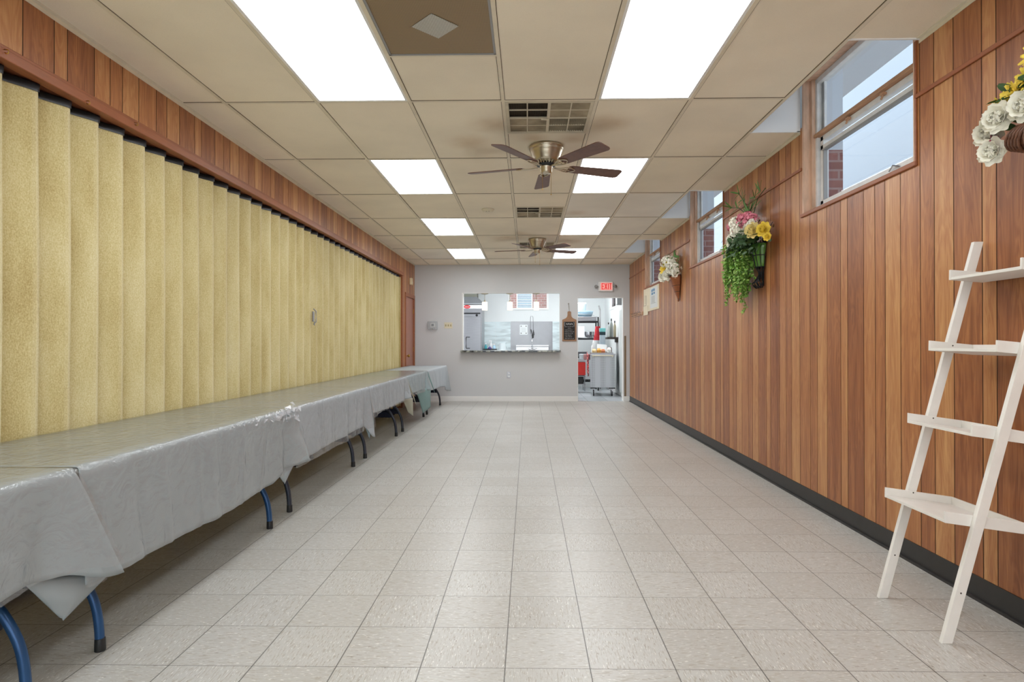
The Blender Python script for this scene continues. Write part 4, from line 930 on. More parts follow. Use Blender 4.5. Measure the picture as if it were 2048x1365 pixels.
# ------------------------------------------------------------------ fittings on the back wall
y = YB
r = thing('exit_sign', 'white exit sign with red letters and two small lamp heads above the doorway', 'exit sign', (1.56, y, 2.2))
m = MB(); m.box(1.415, 1.70, y-.05, y, 2.20, 2.395); obj('sign_housing', m, WPLAS, r, bevel=.006)
m = MB(); m.box(1.452, 1.688, y-.052, y-.05, 2.225, 2.372); obj('lit_face', m, mat('lit_sign_face', (255, 166, 158), .5, emit=.35), r)
m = MB(); X0 = 1.475; h0, h1 = 2.238, 2.36; yy = (y-.056, y-.052)
def bar(x0, x1, z0, z1): m.box(x0, x1, *yy, z0, z1)
def dia(xa, za, xb, zb, t=.012):
    m.add([(xa-t/2, yy[0], za), (xa+t/2, yy[0], za), (xb+t/2, yy[0], zb), (xb-t/2, yy[0], zb), (xa-t/2, yy[1], za), (xa+t/2, yy[1], za), (xb+t/2, yy[1], zb), (xb-t/2, yy[1], zb)], [(0,1,2,3), (4,5,6,7), (0,1,5,4), (1,2,6,5), (2,3,7,6), (3,0,4,7)])
bar(X0, X0+.014, h0, h1)
for z in (h0, (h0+h1)/2-.007, h1-.014): bar(X0+.014, X0+.045, z, z+.014)
dia(X0+.062, h0, X0+.105, h1, .016); dia(X0+.105, h0, X0+.062, h1, .016); bar(X0+.125, X0+.139, h0, h1); bar(X0+.15, X0+.198, h1-.014, h1); bar(X0+.167, X0+.181, h0, h1-.014)
obj('exit_lettering', m, mat('lit_red_letters', (226, 40, 44), .5, emit=.25), r)
for s in (-1, 1):
    m = MB(); cx = 1.557+s*.165; m.tube([(1.557+s*.14, y-.03, 2.30), (cx, y-.04, 2.30)], .008, 6); m.lathe([(.012, 0), (.032, .02), (.034, .04), (.001, .041)], n=14, M=Matrix.Translation((cx+s*.012, y-.03, 2.295)) @ Matrix.Rotation(pi/2, 4, 'X') @ Matrix.Rotation(s*.5, 4, 'Y')); obj('lamp_head', m, GREYP, r, smooth=True)
r = thing('thermostat', 'white thermostat inside a clear locking cover on the back wall', 'thermostat', (-1.93, y, 1.53))
m = MB(); m.box(-1.985, -1.85, y-.02, y, 1.455, 1.60); obj('back_plate', m, mat('pale_grey_plastic', (196, 200, 202), .35), r, bevel=.004)
m = MB(); m.box(-1.955, -1.86, y-.045, y-.02, 1.485, 1.575); tb = obj('thermostat_body', m, WPLAS, r, bevel=.004)
m = MB(); m.box(-1.935, -1.885, y-.047, y-.045, 1.51, 1.555); obj('screen', m, mat('grey_lcd', (104, 112, 116), .3), tb)
m = MB(); m.box(-2.005, -1.82, y-.07, y-.067, 1.44, 1.605)
for a, b, c, d in ((-2.005, -1.82, 1.44, 1.444), (-2.005, -1.82, 1.601, 1.605)): m.box(a, b, y-.067, y, c, d)
for a in (-2.005, -1.823): m.box(a, a+.003, y-.067, y, 1.444, 1.601)
obj('clear_cover', m, mat('clear_acrylic', (215, 222, 226), .1, alpha=.22), r)
m = MB(); m.lathe([(.008, 0), (.008, .008)], n=12, M=Matrix.Translation((-1.91, y-.07, 1.452)) @ Matrix.Rotation(pi/2, 4, 'X')); obj('lock', m, CHROME, r)
r = thing('switch_plate', 'ivory three-switch plate beside the thermostat', 'light switch', (-1.6, y, 1.53))
m = MB(); m.box(-1.683, -1.517, y-.006, y, 1.465, 1.585); obj('plate', m, IVORY, r, bevel=.002)
for k in range(3): m = MB(); c = -1.65+.05*k; m.box(c-.005, c+.005, y-.018, y-.006, 1.515, 1.535); m.box(c-.011, c+.011, y-.007, y-.006, 1.505, 1.545); obj('toggle', m, mat('brass_toggle', (176, 160, 110), .4), r)
r = thing('power_outlet', 'steel wall outlet low on the wall under the serving hatch', 'outlet', (-.385, y, .52))
m = MB(); m.box(-.42, -.345, y-.006, y, .465, .59); obj('plate', m, STEEL, r, bevel=.002)
for z in (.50, .555): m = MB(); m.box(-.402, -.363, y-.009, y-.006, z-.016, z+.016); obj('socket', m, WPLAS, r, bevel=.004)
# chalkboard
r = thing('chalkboard', 'small chalkboard shaped like a cutting board hanging between hatch and doorway', 'chalkboard', (.832, y, 1.2))
M = Matrix(((1, 0, 0, .832), (0, 0, -1, y-.002), (0, 1, 0, 1.205), (0, 0, 0, 1)))
hw = .142; o_ = [(-hw, 0), (hw, 0), (hw, .415)]
o_ += [(hw-.004, .432), (.105, .445), (.07, .462), (.045, .49), (.036, .525), (.036, .575), (.032, .59), (.02, .598), (0, .60)]
o_ = o_+[(-x, z) for x, z in reversed(o_[3:-1])]+[(-hw, .415)]
m = MB(); m.prism(o_, M, .016); obj('wooden_board', m, mat('oak_board', (160, 122, 92), .5, var=.12, vscale=8, stretch=(1, 1, 6)), r, bevel=.002)
m = MB(); m.box(.832-.112, .832+.112, y-.020, y-.018, 1.235, 1.595); cb_ = obj('slate', m, mat('chalk_slate', (36, 34, 34), .7, var=.1), r)
CHK = mat('chalk', (225, 225, 225), .9); m = MB(); rnd = random.Random(2); yy = y-.0215
def sq(pts, r_=.0022): m.tube([(x, yy, z) for x, z in pts], r_, 4)
cx = .832; sq([(cx-.085, 1.585), (cx-.097, 1.575), (cx-.097, 1.555), (cx-.102, 1.547), (cx-.097, 1.54), (cx-.094, 1.52), (cx-.085, 1.512)], .003); sq([(cx+.085, 1.585), (cx+.097, 1.575), (cx+.097, 1.555), (cx+.102, 1.547), (cx+.097, 1.54), (cx+.094, 1.52), (cx+.085, 1.512)], .003)
p = []; 
for k in range(30): p.append((cx-.066+.132*k/29+.004*(k % 2), 1.549+.020*(1 if k % 2 else -1)*(.4+.6*abs(sin(k*1.3)))))
sq(p, .0034)
for ln, (a, b) in enumerate(((-.09, .1), (-.03, .03), (-.085, .06), (-.09, .1), (-.09, .07), (-.085, .04), (-.08, .05), (-.085, .095))):
    z = 1.495-.034*ln; x = cx+a
    while x < cx+b:
        wl = rnd.uniform(.022, .05); x1 = min(x+wl, cx+b); n = int((x1-x)/.0035)+2
        sq([(x+(x1-x)*k/n, z+rnd.uniform(-.006, .008)) for k in range(n+1)], .0017); x = x1+.01
obj('chalk_writing', m, CHK, cb_)
m = MB(); m.tube([(.832, y-.012, 1.79), (.830, y-.008, 1.86), (.822, y-.006, 1.95)], .003, 5); m.tube([(.832, y-.012, 1.79), (.826, y-.008, 1.86), (.815, y-.006, 1.95)], .003, 5); m.sph((.817, y-.008, 1.957), .012, 10, 6); obj('hanging_cord', m, mat('grey_cord', (150, 144, 132), .8), r)
m = MB(); m.box(1.93, 1.968, y-.006, y, .10, 1.31); solo('corner_guard', m, mat('brown_guard', (134, 116, 92), .45, var=.1), 'narrow brown corner guard strip on the wall right of the doorway', 'corner guard', bevel=.002)
# granite counter of the hatch
m = MB(); m.box(HX0-.02, HX1+.005, YB-.15, YB-.001, HZ0, HZ0+.034); m.box(HX0+.021, HX1-.005, YB-.001, YB+WT+.28, HZ0, HZ0+.034)
solo('granite_counter', m, GRAN, 'dark speckled granite counter of the serving hatch', 'counter', bevel=.004)
# pendants in the hatch
PG = emis('lit_glass_shade', (1.0, .93, .82), .75)
pr = None
for k, (x, lab) in enumerate(((-.871, 'small lit glass pendant lamp in the hatch, nearest the fridge'), (-.362, 'small lit glass pendant lamp, middle of the three in the hatch'), (.172, 'small lit glass pendant lamp in the hatch, beside the chalkboard end'))):
    if pr is None:
        pr = thing('pendant_lamp', lab, 'pendant lamp', (x, YB+.08, HZ1), 'pendant lamps in the serving hatch'); q = pr
        m = MB(); m.lathe([(.075, -.006), (.078, -.010), (.06, -.02), (.02, -.028), (.001, -.03)], n=20); obj('canopy', m, NICKEL, q, smooth=True, world=False)
        m = MB(); m.tube([(0, 0, -.02), (0, 0, -.16)], .0045, 8); obj('stem', m, NICKEL, q, world=False)
        m = MB(); m.lathe([(.006, -.135), (.016, -.145), (.023, -.165), (.023, -.178)], n=16); obj('lamp_socket', m, NICKEL, q, smooth=True, world=False)
        m = MB(); m.lathe([(.03, -.176), (.055, -.182), (.057, -.20), (.057, -.345), (.05, -.35), (.05, -.34), (.05, -.2)], n=20)
        sh = obj('glass_shade', m, PG, q, smooth=True, world=False)
        m = MB()
        for z in (-.215, -.245, -.275, -.305, -.33): m.lathe([(.0575, z-.0015), (.0590, z), (.0575, z+.0015)], n=20)
        obj('shade_bands', m, mat('frosted_band', (196, 184, 160), .5), sh, world=False)
    else:
        q = copy_tree(pr); q.location.x = x; q['label'] = lab

# ------------------------------------------------------------------ kitchen beyond
KY, KXL, KZC = 15.9, -3.2, 2.95
m = MB(); m.box(KXL, XR+.1, YB, KY+.1, -.08, .004)
m2, nt, p = newmat('kitchen_floor_tile'); N = nt.nodes; L = nt.links; tc = N.new('ShaderNodeTexCoord'); bk = N.new('ShaderNodeTexBrick'); bk.offset = 0
bk.inputs['Scale'].default_value = 1; bk.inputs['Brick Width'].default_value = .4; bk.inputs['Row Height'].default_value = .4; bk.inputs['Mortar Size'].default_value = .004
bk.inputs[1].default_value = (*lin((186, 190, 194)), 1); bk.inputs[2].default_value = (*lin((172, 178, 182)), 1); bk.inputs[3].default_value = (*lin((140, 142, 144)), 1); L.new(tc.outputs['Object'], bk.inputs[0]); L.new(bk.outputs[0], p.inputs['Base Color']); p.inputs['Roughness'].default_value = .25
struct('kitchen_floor', m, m2)
m = MB(); m.box(KXL, XR+.1, YB+WT, KY+.2, KZC, KZC+.05); struct('kitchen_ceiling', m, WHITEP)
KWX0, KWX1, KWZ0, KWZ1 = -.52, .55, 2.07, 2.75
m = MB(); m.box(KXL, KWX0, KY, KY+.15, 0, KZC); m.box(KWX1, XR+.1, KY, KY+.15, 0, KZC); m.box(KWX0, KWX1, KY, KY+.15, 0, KWZ0); m.box(KWX0, KWX1, KY, KY+.15, KWZ1, KZC)
struct('kitchen_wall_back', m, KWALL)
m = MB(); m.box(KXL-.1, KXL, YB, KY+.1, 0, KZC); struct('kitchen_wall_left', m, KWALL)
m = MB(); m.box(XR, XR+.1, YB, 13.9, 0, KZC); m.box(XR, XR+.1, 13.9, 14.9, 0, 2.0); m.box(XR, XR+.1, 13.9, 14.9, 2.7, KZC); m.box(XR, XR+.1, 14.9, KY+.1, 0, KZC); struct('kitchen_wall_right', m, KWALL)
m = MB(); m.box(XR-.012, XR, YB+WT, KY, 0.01, .10); struct('kitchen_baseboard', m, WHITEP)
m = MB(); m.box(XR-.05, XR, 12.6, 13.1, .1, 1.87); struct('kitchen_side_panel', m, mat('grey_side_panel', (196, 200, 198), .6))
r = bpy.data.objects.new('window_5', None); C.objects.link(r); r.location = (0, KY, KWZ0); r['kind'] = 'structure'
m = MB()
m.box(KWX0, KWX0+.05, KY-.01, KY+.06, KWZ0, KWZ1); m.box(KWX1-.05, KWX1, KY-.01, KY+.06, KWZ0, KWZ1); m.box(KWX0, KWX1, KY-.02, KY+.06, KWZ0-.02, KWZ0+.03); m.box(KWX0, KWX1, KY-.01, KY+.06, KWZ1-.05, KWZ1)
obj('window_frame', m, WHITEP, r); m = MB(); m.box(KWX0+.05, KWX1-.05, KY+.03, KY+.035, KWZ0+.03, KWZ1-.05); obj('pane', m, GLASS, r)
r = bpy.data.objects.new('window_6', None); C.objects.link(r); r.location = (XR, 14.4, 2.0); r['kind'] = 'structure'
m = MB(); m.box(XR-.005, XR+.05, 13.9, 13.95, 2.0, 2.7); m.box(XR-.005, XR+.05, 14.85, 14.9, 2.0, 2.7); m.box(XR-.01, XR+.05, 13.9, 14.9, 1.98, 2.03); obj('window_frame', m, WHITEP, r); m = MB(); m.box(XR+.03, XR+.035, 13.95, 14.85, 2.03, 2.7); obj('pane', m, GLASS, r)
# neighbour's brick wall with a blinded window, seen through the kitchen window
m = MB(); nx0, nx1 = -.33, .14
NY = 17.6
m.box(-4, nx0, NY, NY+.2, -.3, 5); m.box(nx1, 5, NY, NY+.2, -.3, 5); m.box(nx0, nx1, NY, NY+.2, -.3, 2.18); m.box(nx0, nx1, NY, NY+.2, 3.6, 5)
struct('exterior_neighbour_wall', m, brick_mat('pale_red_brick', (152, 108, 100), (138, 96, 88), (160, 152, 146), 1))
m = MB(); m.box(nx0, nx0+.03, NY-.02, NY+.05, 2.18, 3.6); m.box(nx1-.03, nx1, NY-.02, NY+.05, 2.18, 3.6); m.box(nx0, nx1, NY-.02, NY+.05, 2.16, 2.21); struct('exterior_window_frame', m, WHITEP)
m = MB()
for k in range(28): m.box(nx0+.03, nx1-.03, NY+.02, NY+.04, 2.21+.05*k, 2.254+.05*k)
struct('exterior_blind', m, mat('pale_blue_blind', (122, 146, 160), .6))
# kitchen lamps
KDIFF = emis('lit_kitchen_diffuser', (.95, .98, 1.0), 22)
for k, (x, yv) in enumerate(((-.6, 13.6), (1.1, 14.0))):
    r = copy_tree(proto); r.location = (x, yv, KZC-.03); r['label'] = 'kitchen ceiling light panel behind the back wall, %s' % ('over the sink side', 'over the doorway side')[k]; r['group'] = 'kitchen ceiling lights'
    for ch in r.children:
        if ch.name.startswith('diffuser'): ch.data = ch.data.copy(); ch.data.materials[0] = KDIFF
# tiles and steel behind the sink
m = MB()
for x0, x1 in ((-1.2, -.86), (-.856, -.455)): m.box(x0, x1, KY-.012, KY, .85, 1.28); m.box(x0, x1, KY-.012, KY, 1.284, 1.735)
m.box(.652, 1.0, KY-.012, KY, .85, 1.28); m.box(.652, 1.0, KY-.012, KY, 1.284, 1.735)
struct('kitchen_splash_tiles', m, MARB)
m = MB(); m.box(-.45, .648, KY-.014, KY, .85, 1.735); st = struct('kitchen_steel_panel', m, STEELL)
m = MB(); m.box(-.452, -.44, KY-.018, KY, .85, 1.74); m.box(.64, .65, KY-.018, KY, .85, 1.74); m.box(-.45, .648, KY-.018, KY, 1.73, 1.74); obj('panel_edge', m, STEEL, st)
r = thing('paper_sign', 'white paper sign with dark corner marks on the steel splash panel', 'sign', (-.11, KY-.015, 1.4))
m = MB(); m.box(-.214, -.006, KY-.017, KY-.0145, 1.392, 1.655); obj('sheet', m, PAPW, r)
m = MB()
for x in (-.175, -.045):
    for z in (1.43, 1.615): m.box(x-.014, x+.014, KY-.019, KY-.017, z-.014, z+.014)
for z in (1.48, 1.52, 1.56): m.box(-.17, -.05, KY-.019, KY-.017, z-.002, z+.002)
obj('print', m, INK, r)
# sink bench
r = thing('sink_bench', 'stainless steel sink bench under the splash panel', 'sink', (0, 15.6, 0))
m = MB(); m.box(-.5, 1.0, 15.30, 15.87, .86, .90); m.box(-.5, 1.0, 15.30, 15.31, .80, .86); obj('bench_top', m, STEEL, r, bevel=.003)
m = MB(); m.box(-.305, .54, 15.60, 15.87, .90, 1.10); m.box(-.305, .54, 15.58, 15.60, 1.085, 1.115); obj('sink_basin', m, WPLAS, r, bevel=.006)
for x in (-.46, .96):
    for yv in (15.34, 15.84): m = MB(); m.tube([(x, yv, 0), (x, yv, .86)], .02, 10); obj('leg', m, STEEL, r)
m = MB(); m.box(-1.15, -.52, 15.32, 15.87, .84, .90)
solo('prep_counter', m, STEEL, 'steel prep counter beside the fridge in the kitchen', 'counter', bevel=.004)
m = MB(); m.box(-1.13, -.54, 15.34, 15.86, .01, .84); solo('base_cabinet', m, KWALL, 'grey cabinet under the prep counter', 'cabinet')
# pre-rinse faucet
fx, fy = .11, 15.50
r = thing('spray_faucet', 'tall spring pre-rinse faucet standing at the sink', 'faucet', (fx, fy, .9))
m = MB(); m.tube([(fx, fy, .902), (fx, fy, 1.36)], .012, 10); m.tube([(fx-.07, fy, 1.0), (fx+.07, fy, 1.0)], .012, 8); m.lathe([(.022, .902), (.026, 1.0), (.022, 1.1), (.012, 1.12)], c=(fx, fy, 0), n=12); m.tube([(fx, fy, 1.06), (fx, fy-.12, 1.10), (fx, fy-.2, 1.04)], .01, 8); obj('riser', m, CHROME, r, smooth=True)
m = MB(); pts = [(fx-.045, fy, 1.36+.0)]
arc = [(fx-.04, fy, 1.40), (fx-.045, fy, 1.6), (fx-.04, fy, 1.80)]+[(fx-.04+.032*(1-cos(t)), fy-.02, 1.82+.05*sin(t)) for t in [pi*k/6 for k in range(1, 7)]]+[(fx+.03, fy-.03, 1.7), (fx+.034, fy-.03, 1.5)]
m.tube(arc, .007, 8); m.tube([(fx, fy, 1.36), (fx-.02, fy, 1.38), (fx-.04, fy, 1.42)], .008, 8); obj('spring_hose', m, STEEL, r, smooth=True)
m = MB(); m.tube([(fx-.03, fy, 1.52), (fx-.0, fy, 1.42), (fx+.02, fy-.02, 1.34), (fx+.05, fy-.04, 1.38), (fx+.04, fy-.04, 1.46)], .012, 8); m.tube([(fx+.034, fy-.03, 1.5), (fx+.03, fy-.04, 1.36), (fx+.02, fy-.06, 1.30)], [.01, .016, .02], 10); obj('spray_valve', m, BLACK, r, smooth=True)
for s in (-1, 1): m = MB(); m.tube([(fx+s*.07, fy, 1.0), (fx+s*.1, fy-.03, 1.02), (fx+s*.14, fy-.05, 1.03)], .007, 8); obj('tap_handle', m, CHROME, r, smooth=True)
# fridge and hood
r = thing('refrigerator', 'tall stainless steel reach-in refrigerator at the left of the serving hatch', 'refrigerator', (-1.6, 15.4, 0))
m = MB(); m.box(-2.02, -1.15, 15.04, 15.85, .12, 2.04); obj('cabinet', m, STEEL, r, bevel=.004)
m = MB(); m.box(-2.0, -1.155, 15.02, 15.05, 2.035, 2.125); hd = obj('header_panel', m, WPLAS, r, bevel=.004)
m = MB(); m.lathe([(.078, 0), (.078, .004)], n=28, M=Matrix.Translation((-1.522, 15.02, 2.081)) @ Matrix.Rotation(pi/2, 4, 'X') @ Matrix.Diagonal((1.05, .55, 1, 1))); ov = obj('red_oval_badge', m, mat('red_badge', (206, 40, 48), .35), hd)
m = MB(); m.box(-1.575, -1.47, 15.013, 15.016, 2.074, 2.082); obj('badge_lettering', m, WPLAS, ov)
m = MB(); m.box(-1.99, -1.19, 15.015, 15.04, 1.90, 1.93); obj('vent_slot', m, BLACK, r)
m = MB(); m.box(-2.0, -1.17, 15.02, 15.04, 1.835, 1.895); m.box(-2.0, -1.17, 15.02, 15.04, 1.935, 2.03); obj('grille_panel', m, STEEL, r, bevel=.002)
m = MB(); m.lathe([(.03, 0), (.03, .004)], n=16, M=Matrix.Translation((-1.28, 15.02, 1.867)) @ Matrix.Rotation(pi/2, 4, 'X')); obj('badge', m, IRON, r)
m = MB(); m.box(-1.63, -1.17, 14.99, 15.035, .18, 1.82); dr = obj('door', m, STEEL, r, bevel=.006)
m = MB(); m.tube([(-1.45, 14.99, 1.32), (-1.54, 14.975, 1.32), (-1.545, 14.97, 1.30), (-1.545, 14.97, 1.06), (-1.54, 14.975, 1.04), (-1.45, 14.99, 1.04)], .010, 8); obj('handle', m, BLACK, dr)
m = MB(); m.box(-2.01, -1.64, 14.99, 15.035, .18, 1.82); obj('door', m, STEEL, r, bevel=.006)
m = MB(); m.add([(-2.2, 15.3, 2.16), (-1.12, 15.3, 2.16), (-1.12, 15.88, 2.16), (-2.2, 15.88, 2.16), (-2.2, 15.3, 2.19), (-1.12, 15.3, 2.19), (-1.12, 15.88, 2.19), (-2.2, 15.88, 2.19), (-2.2, 15.4, 2.36), (-1.31, 15.4, 2.36), (-1.31, 15.88, 2.36), (-2.2, 15.88, 2.36)],
   [(0, 1, 2, 3), (0, 1, 5, 4), (1, 2, 6, 5), (2, 3, 7, 6), (3, 0, 4, 7), (4, 5, 9, 8), (5, 6, 10, 9), (6, 7, 11, 10), (7, 4, 8, 11), (8, 9, 10, 11)])
r = thing('exhaust_hood', 'steel sloping exhaust hood above the refrigerator', 'range hood', (-1.7, 15.6, 2.2))
obj('hood_body', m, STEELL, r)
m = MB(); m.box(-2.2, -1.31, 15.42, 15.86, 2.36, 2.6); obj('duct_cover', m, mat('olive_grey_panel', (132, 132, 120), .6), r)
# caddy with bottles, plastic bag
CZ = .902
r = thing('bottle_tray', 'black tray holding cleaning bottles on the kitchen counter', 'tray', (-1.0, 15.55, CZ))
m = MB(); m.box(-1.15, -.80, 15.42, 15.66, CZ, CZ+.01); m.box(-1.15, -.80, 15.42, 15.43, CZ+.01, CZ+.12); m.box(-1.15, -.80, 15.65, 15.66, CZ+.01, CZ+.12); m.box(-1.15, -1.14, 15.43, 15.65, CZ+.01, CZ+.12); m.box(-.81, -.80, 15.43, 15.65, CZ+.01, CZ+.12); obj('tray_body', m, BLACK, r)
def bottle(x, yv, z, h, rad, ma, lab, trig=False, capm=None, group='bottles in the kitchen', neck=.35):
    r = thing('bottle', lab, 'bottle', (x, yv, z), group)
    m = MB(); m.lathe([(rad*.9, 0), (rad, .01), (rad, h*.62), (rad*.8, h*.72), (rad*neck, h*.82), (rad*neck, h*.88)], c=(x, yv, z), n=14); obj('bottle_body', m, ma, r, smooth=True)
    m = MB()
    if trig: m.box(x-.05, x+.02, yv-.012, yv+.012, z+h*.92, z+h); m.tube([(x-.03, yv, z+h*.92), (x-.045, yv, z+h*.8)], .005, 6); m.lathe([(rad*.45, h*.86), (rad*.45, h*.93)], c=(x, yv, z), n=12)
    else: m.lathe([(rad*neck*1.15, h*.87), (rad*neck*1.15, h), (.001, h)], c=(x, yv, z), n=12)
    obj('cap', m, capm or WPLAS, r)
TEAL = mat('teal_plastic', (60, 150, 160), .35); PURP = mat('purple_plastic', (70, 56, 130), .35); BLUP = mat('pale_blue_plastic', (170, 205, 225), .3); CLR = mat('clear_jar', (205, 212, 214), .12, alpha=.6)
bottle(-1.09, 15.54, CZ+.011, .26, .035, TEAL, 'teal cleaning bottle standing in the black tray', neck=.4)
bottle(-.985, 15.50, CZ+.011, .19, .05, PURP, 'squat purple bottle in the front of the black tray', capm=BLUP)
bottle(-.96, 15.59, CZ+.011, .33, .035, WPLAS, 'white trigger spray bottle, tallest in the black tray', True)
bottle(-.87, 15.53, CZ+.011, .24, .04, BLUP, 'pale blue bottle at the right end of the black tray', True)
m = MB(); rnd = random.Random(5)
m.grid(lambda u, v: (-.66+.12*cos(2*pi*u)*(1-.35*v+.12*noise.noise(Vector((u*5, v*3, 2)))), 15.55+.1*sin(2*pi*u)*(1-.35*v), CZ+.02+.25*v+.015*v*noise.noise(Vector((u*8, v*4, 1)))), 24, 8)
m.add([(-.74, 15.5, CZ+.245), (-.60, 15.5, CZ+.26), (-.56, 15.56, CZ+.29), (-.70, 15.58, CZ+.25)], [(0, 1, 2, 3)])
solo('plastic_bag', m, mat('milky_plastic', (222, 232, 234), .3, alpha=.75), 'pale clear plastic bag on the counter beside the black tray', 'bag', smooth=True)
m = MB(); m.box(.545, .64, 15.45, 15.55, .902, .94); solo('sponge_tray', m, BLACK, 'small black tray at the right end of the sink', 'tray', bevel=.004)

# ---- things seen through the doorway
# wire rack
r = thing('storage_rack', 'black wire storage rack standing inside the kitchen doorway', 'rack', (1.3, 14.85, 0))
for x in (1.0, 1.71):
    for yv in (14.62, 15.08): m = MB(); m.tube([(x, yv, .01), (x, yv, 1.80)], .018, 8); obj('post', m, IRON, r)
for z in (.25, .83, 1.28, 1.70):
    m = MB()
    for yv in (14.62, 15.08): m.box(1.0, 1.71, yv-.008, yv+.008, z-.03, z+.006)
    for x in (1.0, 1.71): m.box(x-.008, x+.008, 14.628, 15.072, z-.03, z+.006)
    for k in range(12): m.box(1.03+.058*k, 1.036+.058*k, 14.628, 15.072, z, z+.006)
    obj('wire_shelf', m, IRON, r)
r = thing('roasting_pan', 'foil-lined steel pan on the top shelf of the black rack', 'pan', (1.45, 14.85, 1.71))
m = MB(); n = 4
def tray(m, x0, x1, y0, y1, z0, z1, t=.006):
    m.box(x0, x1, y0, y1, z0, z0+t)
    m.box(x0, x1, y0, y0+t, z0+t, z1); m.box(x0, x1, y1-t, y1, z0+t, z1); m.box(x0, x0+t, y0+t, y1-t, z0+t, z1); m.box(x1-t, x1, y0+t, y1-t, z0+t, z1)
tray(m, 1.1, 1.68, 14.66, 15.05, 1.708, 1.80); obj('pan_body', m, STEEL, r, bevel=.003)
m = MB(); m.tube([(1.09, 14.65, 1.80), (1.69, 14.65, 1.80), (1.69, 15.06, 1.80), (1.09, 15.06, 1.80), (1.09, 14.65, 1.80)], .008, 6); obj('pan_rim', m, STEEL, r)
m = MB(); m.tube([(1.2, 14.65, 1.86), (1.22, 14.64, 1.88), (1.45, 14.64, 1.86), (1.62, 14.64, 1.84)], .006, 6); obj('pan_handle', m, STEEL, r)
r = thing('plastic_tub', 'pale translucent plastic tubs stacked above the steel pan', 'tub', (1.35, 14.85, 1.82))
m = MB(); m.lathe([(.14, 1.812), (.20, 1.83), (.235, 1.93), (.24, 1.95), (.22, 1.945)], c=(1.38, 14.86, 0), n=24); obj('lower_tub', m, BLUP, r, smooth=True)
m = MB(); m.lathe([(.10, 1.95), (.13, 1.97), (.15, 2.12), (.155, 2.16), (.14, 2.155)], c=(1.30, 14.86, 0), n=24); obj('upper_tub', m, mat('frosted_plastic', (222, 232, 236), .35), r, smooth=True)
m = MB(); m.obox(Matrix.Translation((1.25, 14.66, 1.435)) @ Matrix.Rotation(-.08, 4, 'X'), .27, .02, .28); solo('cutting_board', m, mat('white_board', (226, 228, 232), .4), 'white cutting board propped on the rack shelf', 'cutting board', bevel=.008)
m = MB(); m.lathe([(.05, 1.290), (.10, 1.31), (.135, 1.37), (.15, 1.44), (.155, 1.445), (.145, 1.44), (.13, 1.38), (.09, 1.32), (.001, 1.31)], c=(1.53, 14.78, 0), n=26); solo('mixing_bowl', m, CHROME, 'round steel mixing bowl on the middle rack shelf', 'bowl', smooth=True)
m = MB(); m.lathe([(.12, 1.29), (.14, 1.31), (.145, 1.46), (.14, 1.46)], c=(1.22, 14.95, 0), n=24); solo('stock_pot', m, STEEL, 'steel pot behind the white cutting board', 'pot', smooth=True)
m = MB(); m.lathe([(.10, .842), (.16, .87), (.19, .95), (.195, .955), (.18, .95), (.001, .86)], c=(1.28, 14.8, 0), n=24); solo('wire_colander', m, STEEL, 'round steel colander on the lower rack shelf', 'colander', smooth=True)
# wall shelf with bottles and dispenser
WSY = 13.72
m = MB(); m.box(1.79, XR-.001, 13.55, 13.9, 1.255, 1.30); m.box(2.0, XR-.001, 13.58, 13.87, 1.18, 1.255); solo('wall_shelf', m, mat('dark_wood_shelf', (58, 48, 42), .5), 'dark little wall shelf holding bottles inside the doorway', 'shelf', bevel=.003)
BOTC = [(1.825, 13.6, .33, .032, mat('glass_bottle', (200, 206, 204), .15), 'slim clear bottle at the left of the dark wall shelf'), (1.895, 13.64, .42, .034, mat('grey_bottle', (150, 156, 152), .2), 'tall grey bottle with black cap on the wall shelf'), (1.965, 13.6, .37, .034, mat('amber_bottle', (176, 166, 140), .25), 'tan bottle at the wall end of the dark wall shelf')]
for x, yv, h, rd, ma, lab in BOTC: bottle(x, yv, 1.301, h, rd, ma, lab, capm=BLACK)
m = MB(); m.box(1.93, XR-.001, 12.95, 13.12, 1.99, 2.16); o = solo('alarm_speaker', m, GREYP, 'grey box mounted high on the kitchen side wall', 'wall box', bevel=.008)
m = MB(); m.box(1.922, 1.93, 12.97, 13.10, 2.01, 2.14); obj('white_face', m, WPLAS, o)
m = MB(); m.tube([(1.80, 15.0, 1.35), (1.80, 15.0, 2.0)], .02, 8); m.tube([(1.80, 15.0, 2.0), (1.80, 15.2, 2.1)], .02, 8); m.tube([(1.80, 15.0, 1.35), (1.80, 15.0, .02)], .02, 8); solo('water_pipe', m, GREYP, 'grey vertical pipe behind the wall shelf bottles', 'pipe', smooth=True)
# perforated steel cart
a0 = radians(-6)
r = thing('perforated_cart', 'grey perforated metal cart on castors in the doorway', 'cart', (1.64, 13.2, 0))
R4 = Matrix.Translation((1.645, 13.2, 0)) @ Matrix.Rotation(a0, 4, 'Z')
def T(mb): mb.v = [tuple(R4 @ Vector(v)) for v in mb.v]; return mb
m = MB(); m.box(-.265, .265, 0, .012, .19, .91); obj('perforated_panel', T(m), mesh_mat('perforated_steel', (196, 198, 202), (136, 138, 142), 42), r)
m = MB(); m.box(-.262, -.252, .02, .7, .19, .9); m.box(.252, .262, .02, .7, .19, .9); m.box(-.26, .26, .69, .70, .19, .9); m.box(-.26, .26, .02, .69, .19, .2); obj('cart_body', T(m), mat('grey_steel_dark', (110, 114, 120), .5, .5), r)
m = MB()
for yv in (.1, .2, .3, .4, .5, .6): m.box(-.275, -.262, yv-.012, yv+.012, .19, .88)
obj('side_slats', T(m), STEEL, r)
m = MB(); m.box(-.28, .28, -.01, .72, .91, .93); obj('cart_top', T(m), STEEL, r, bevel=.004)
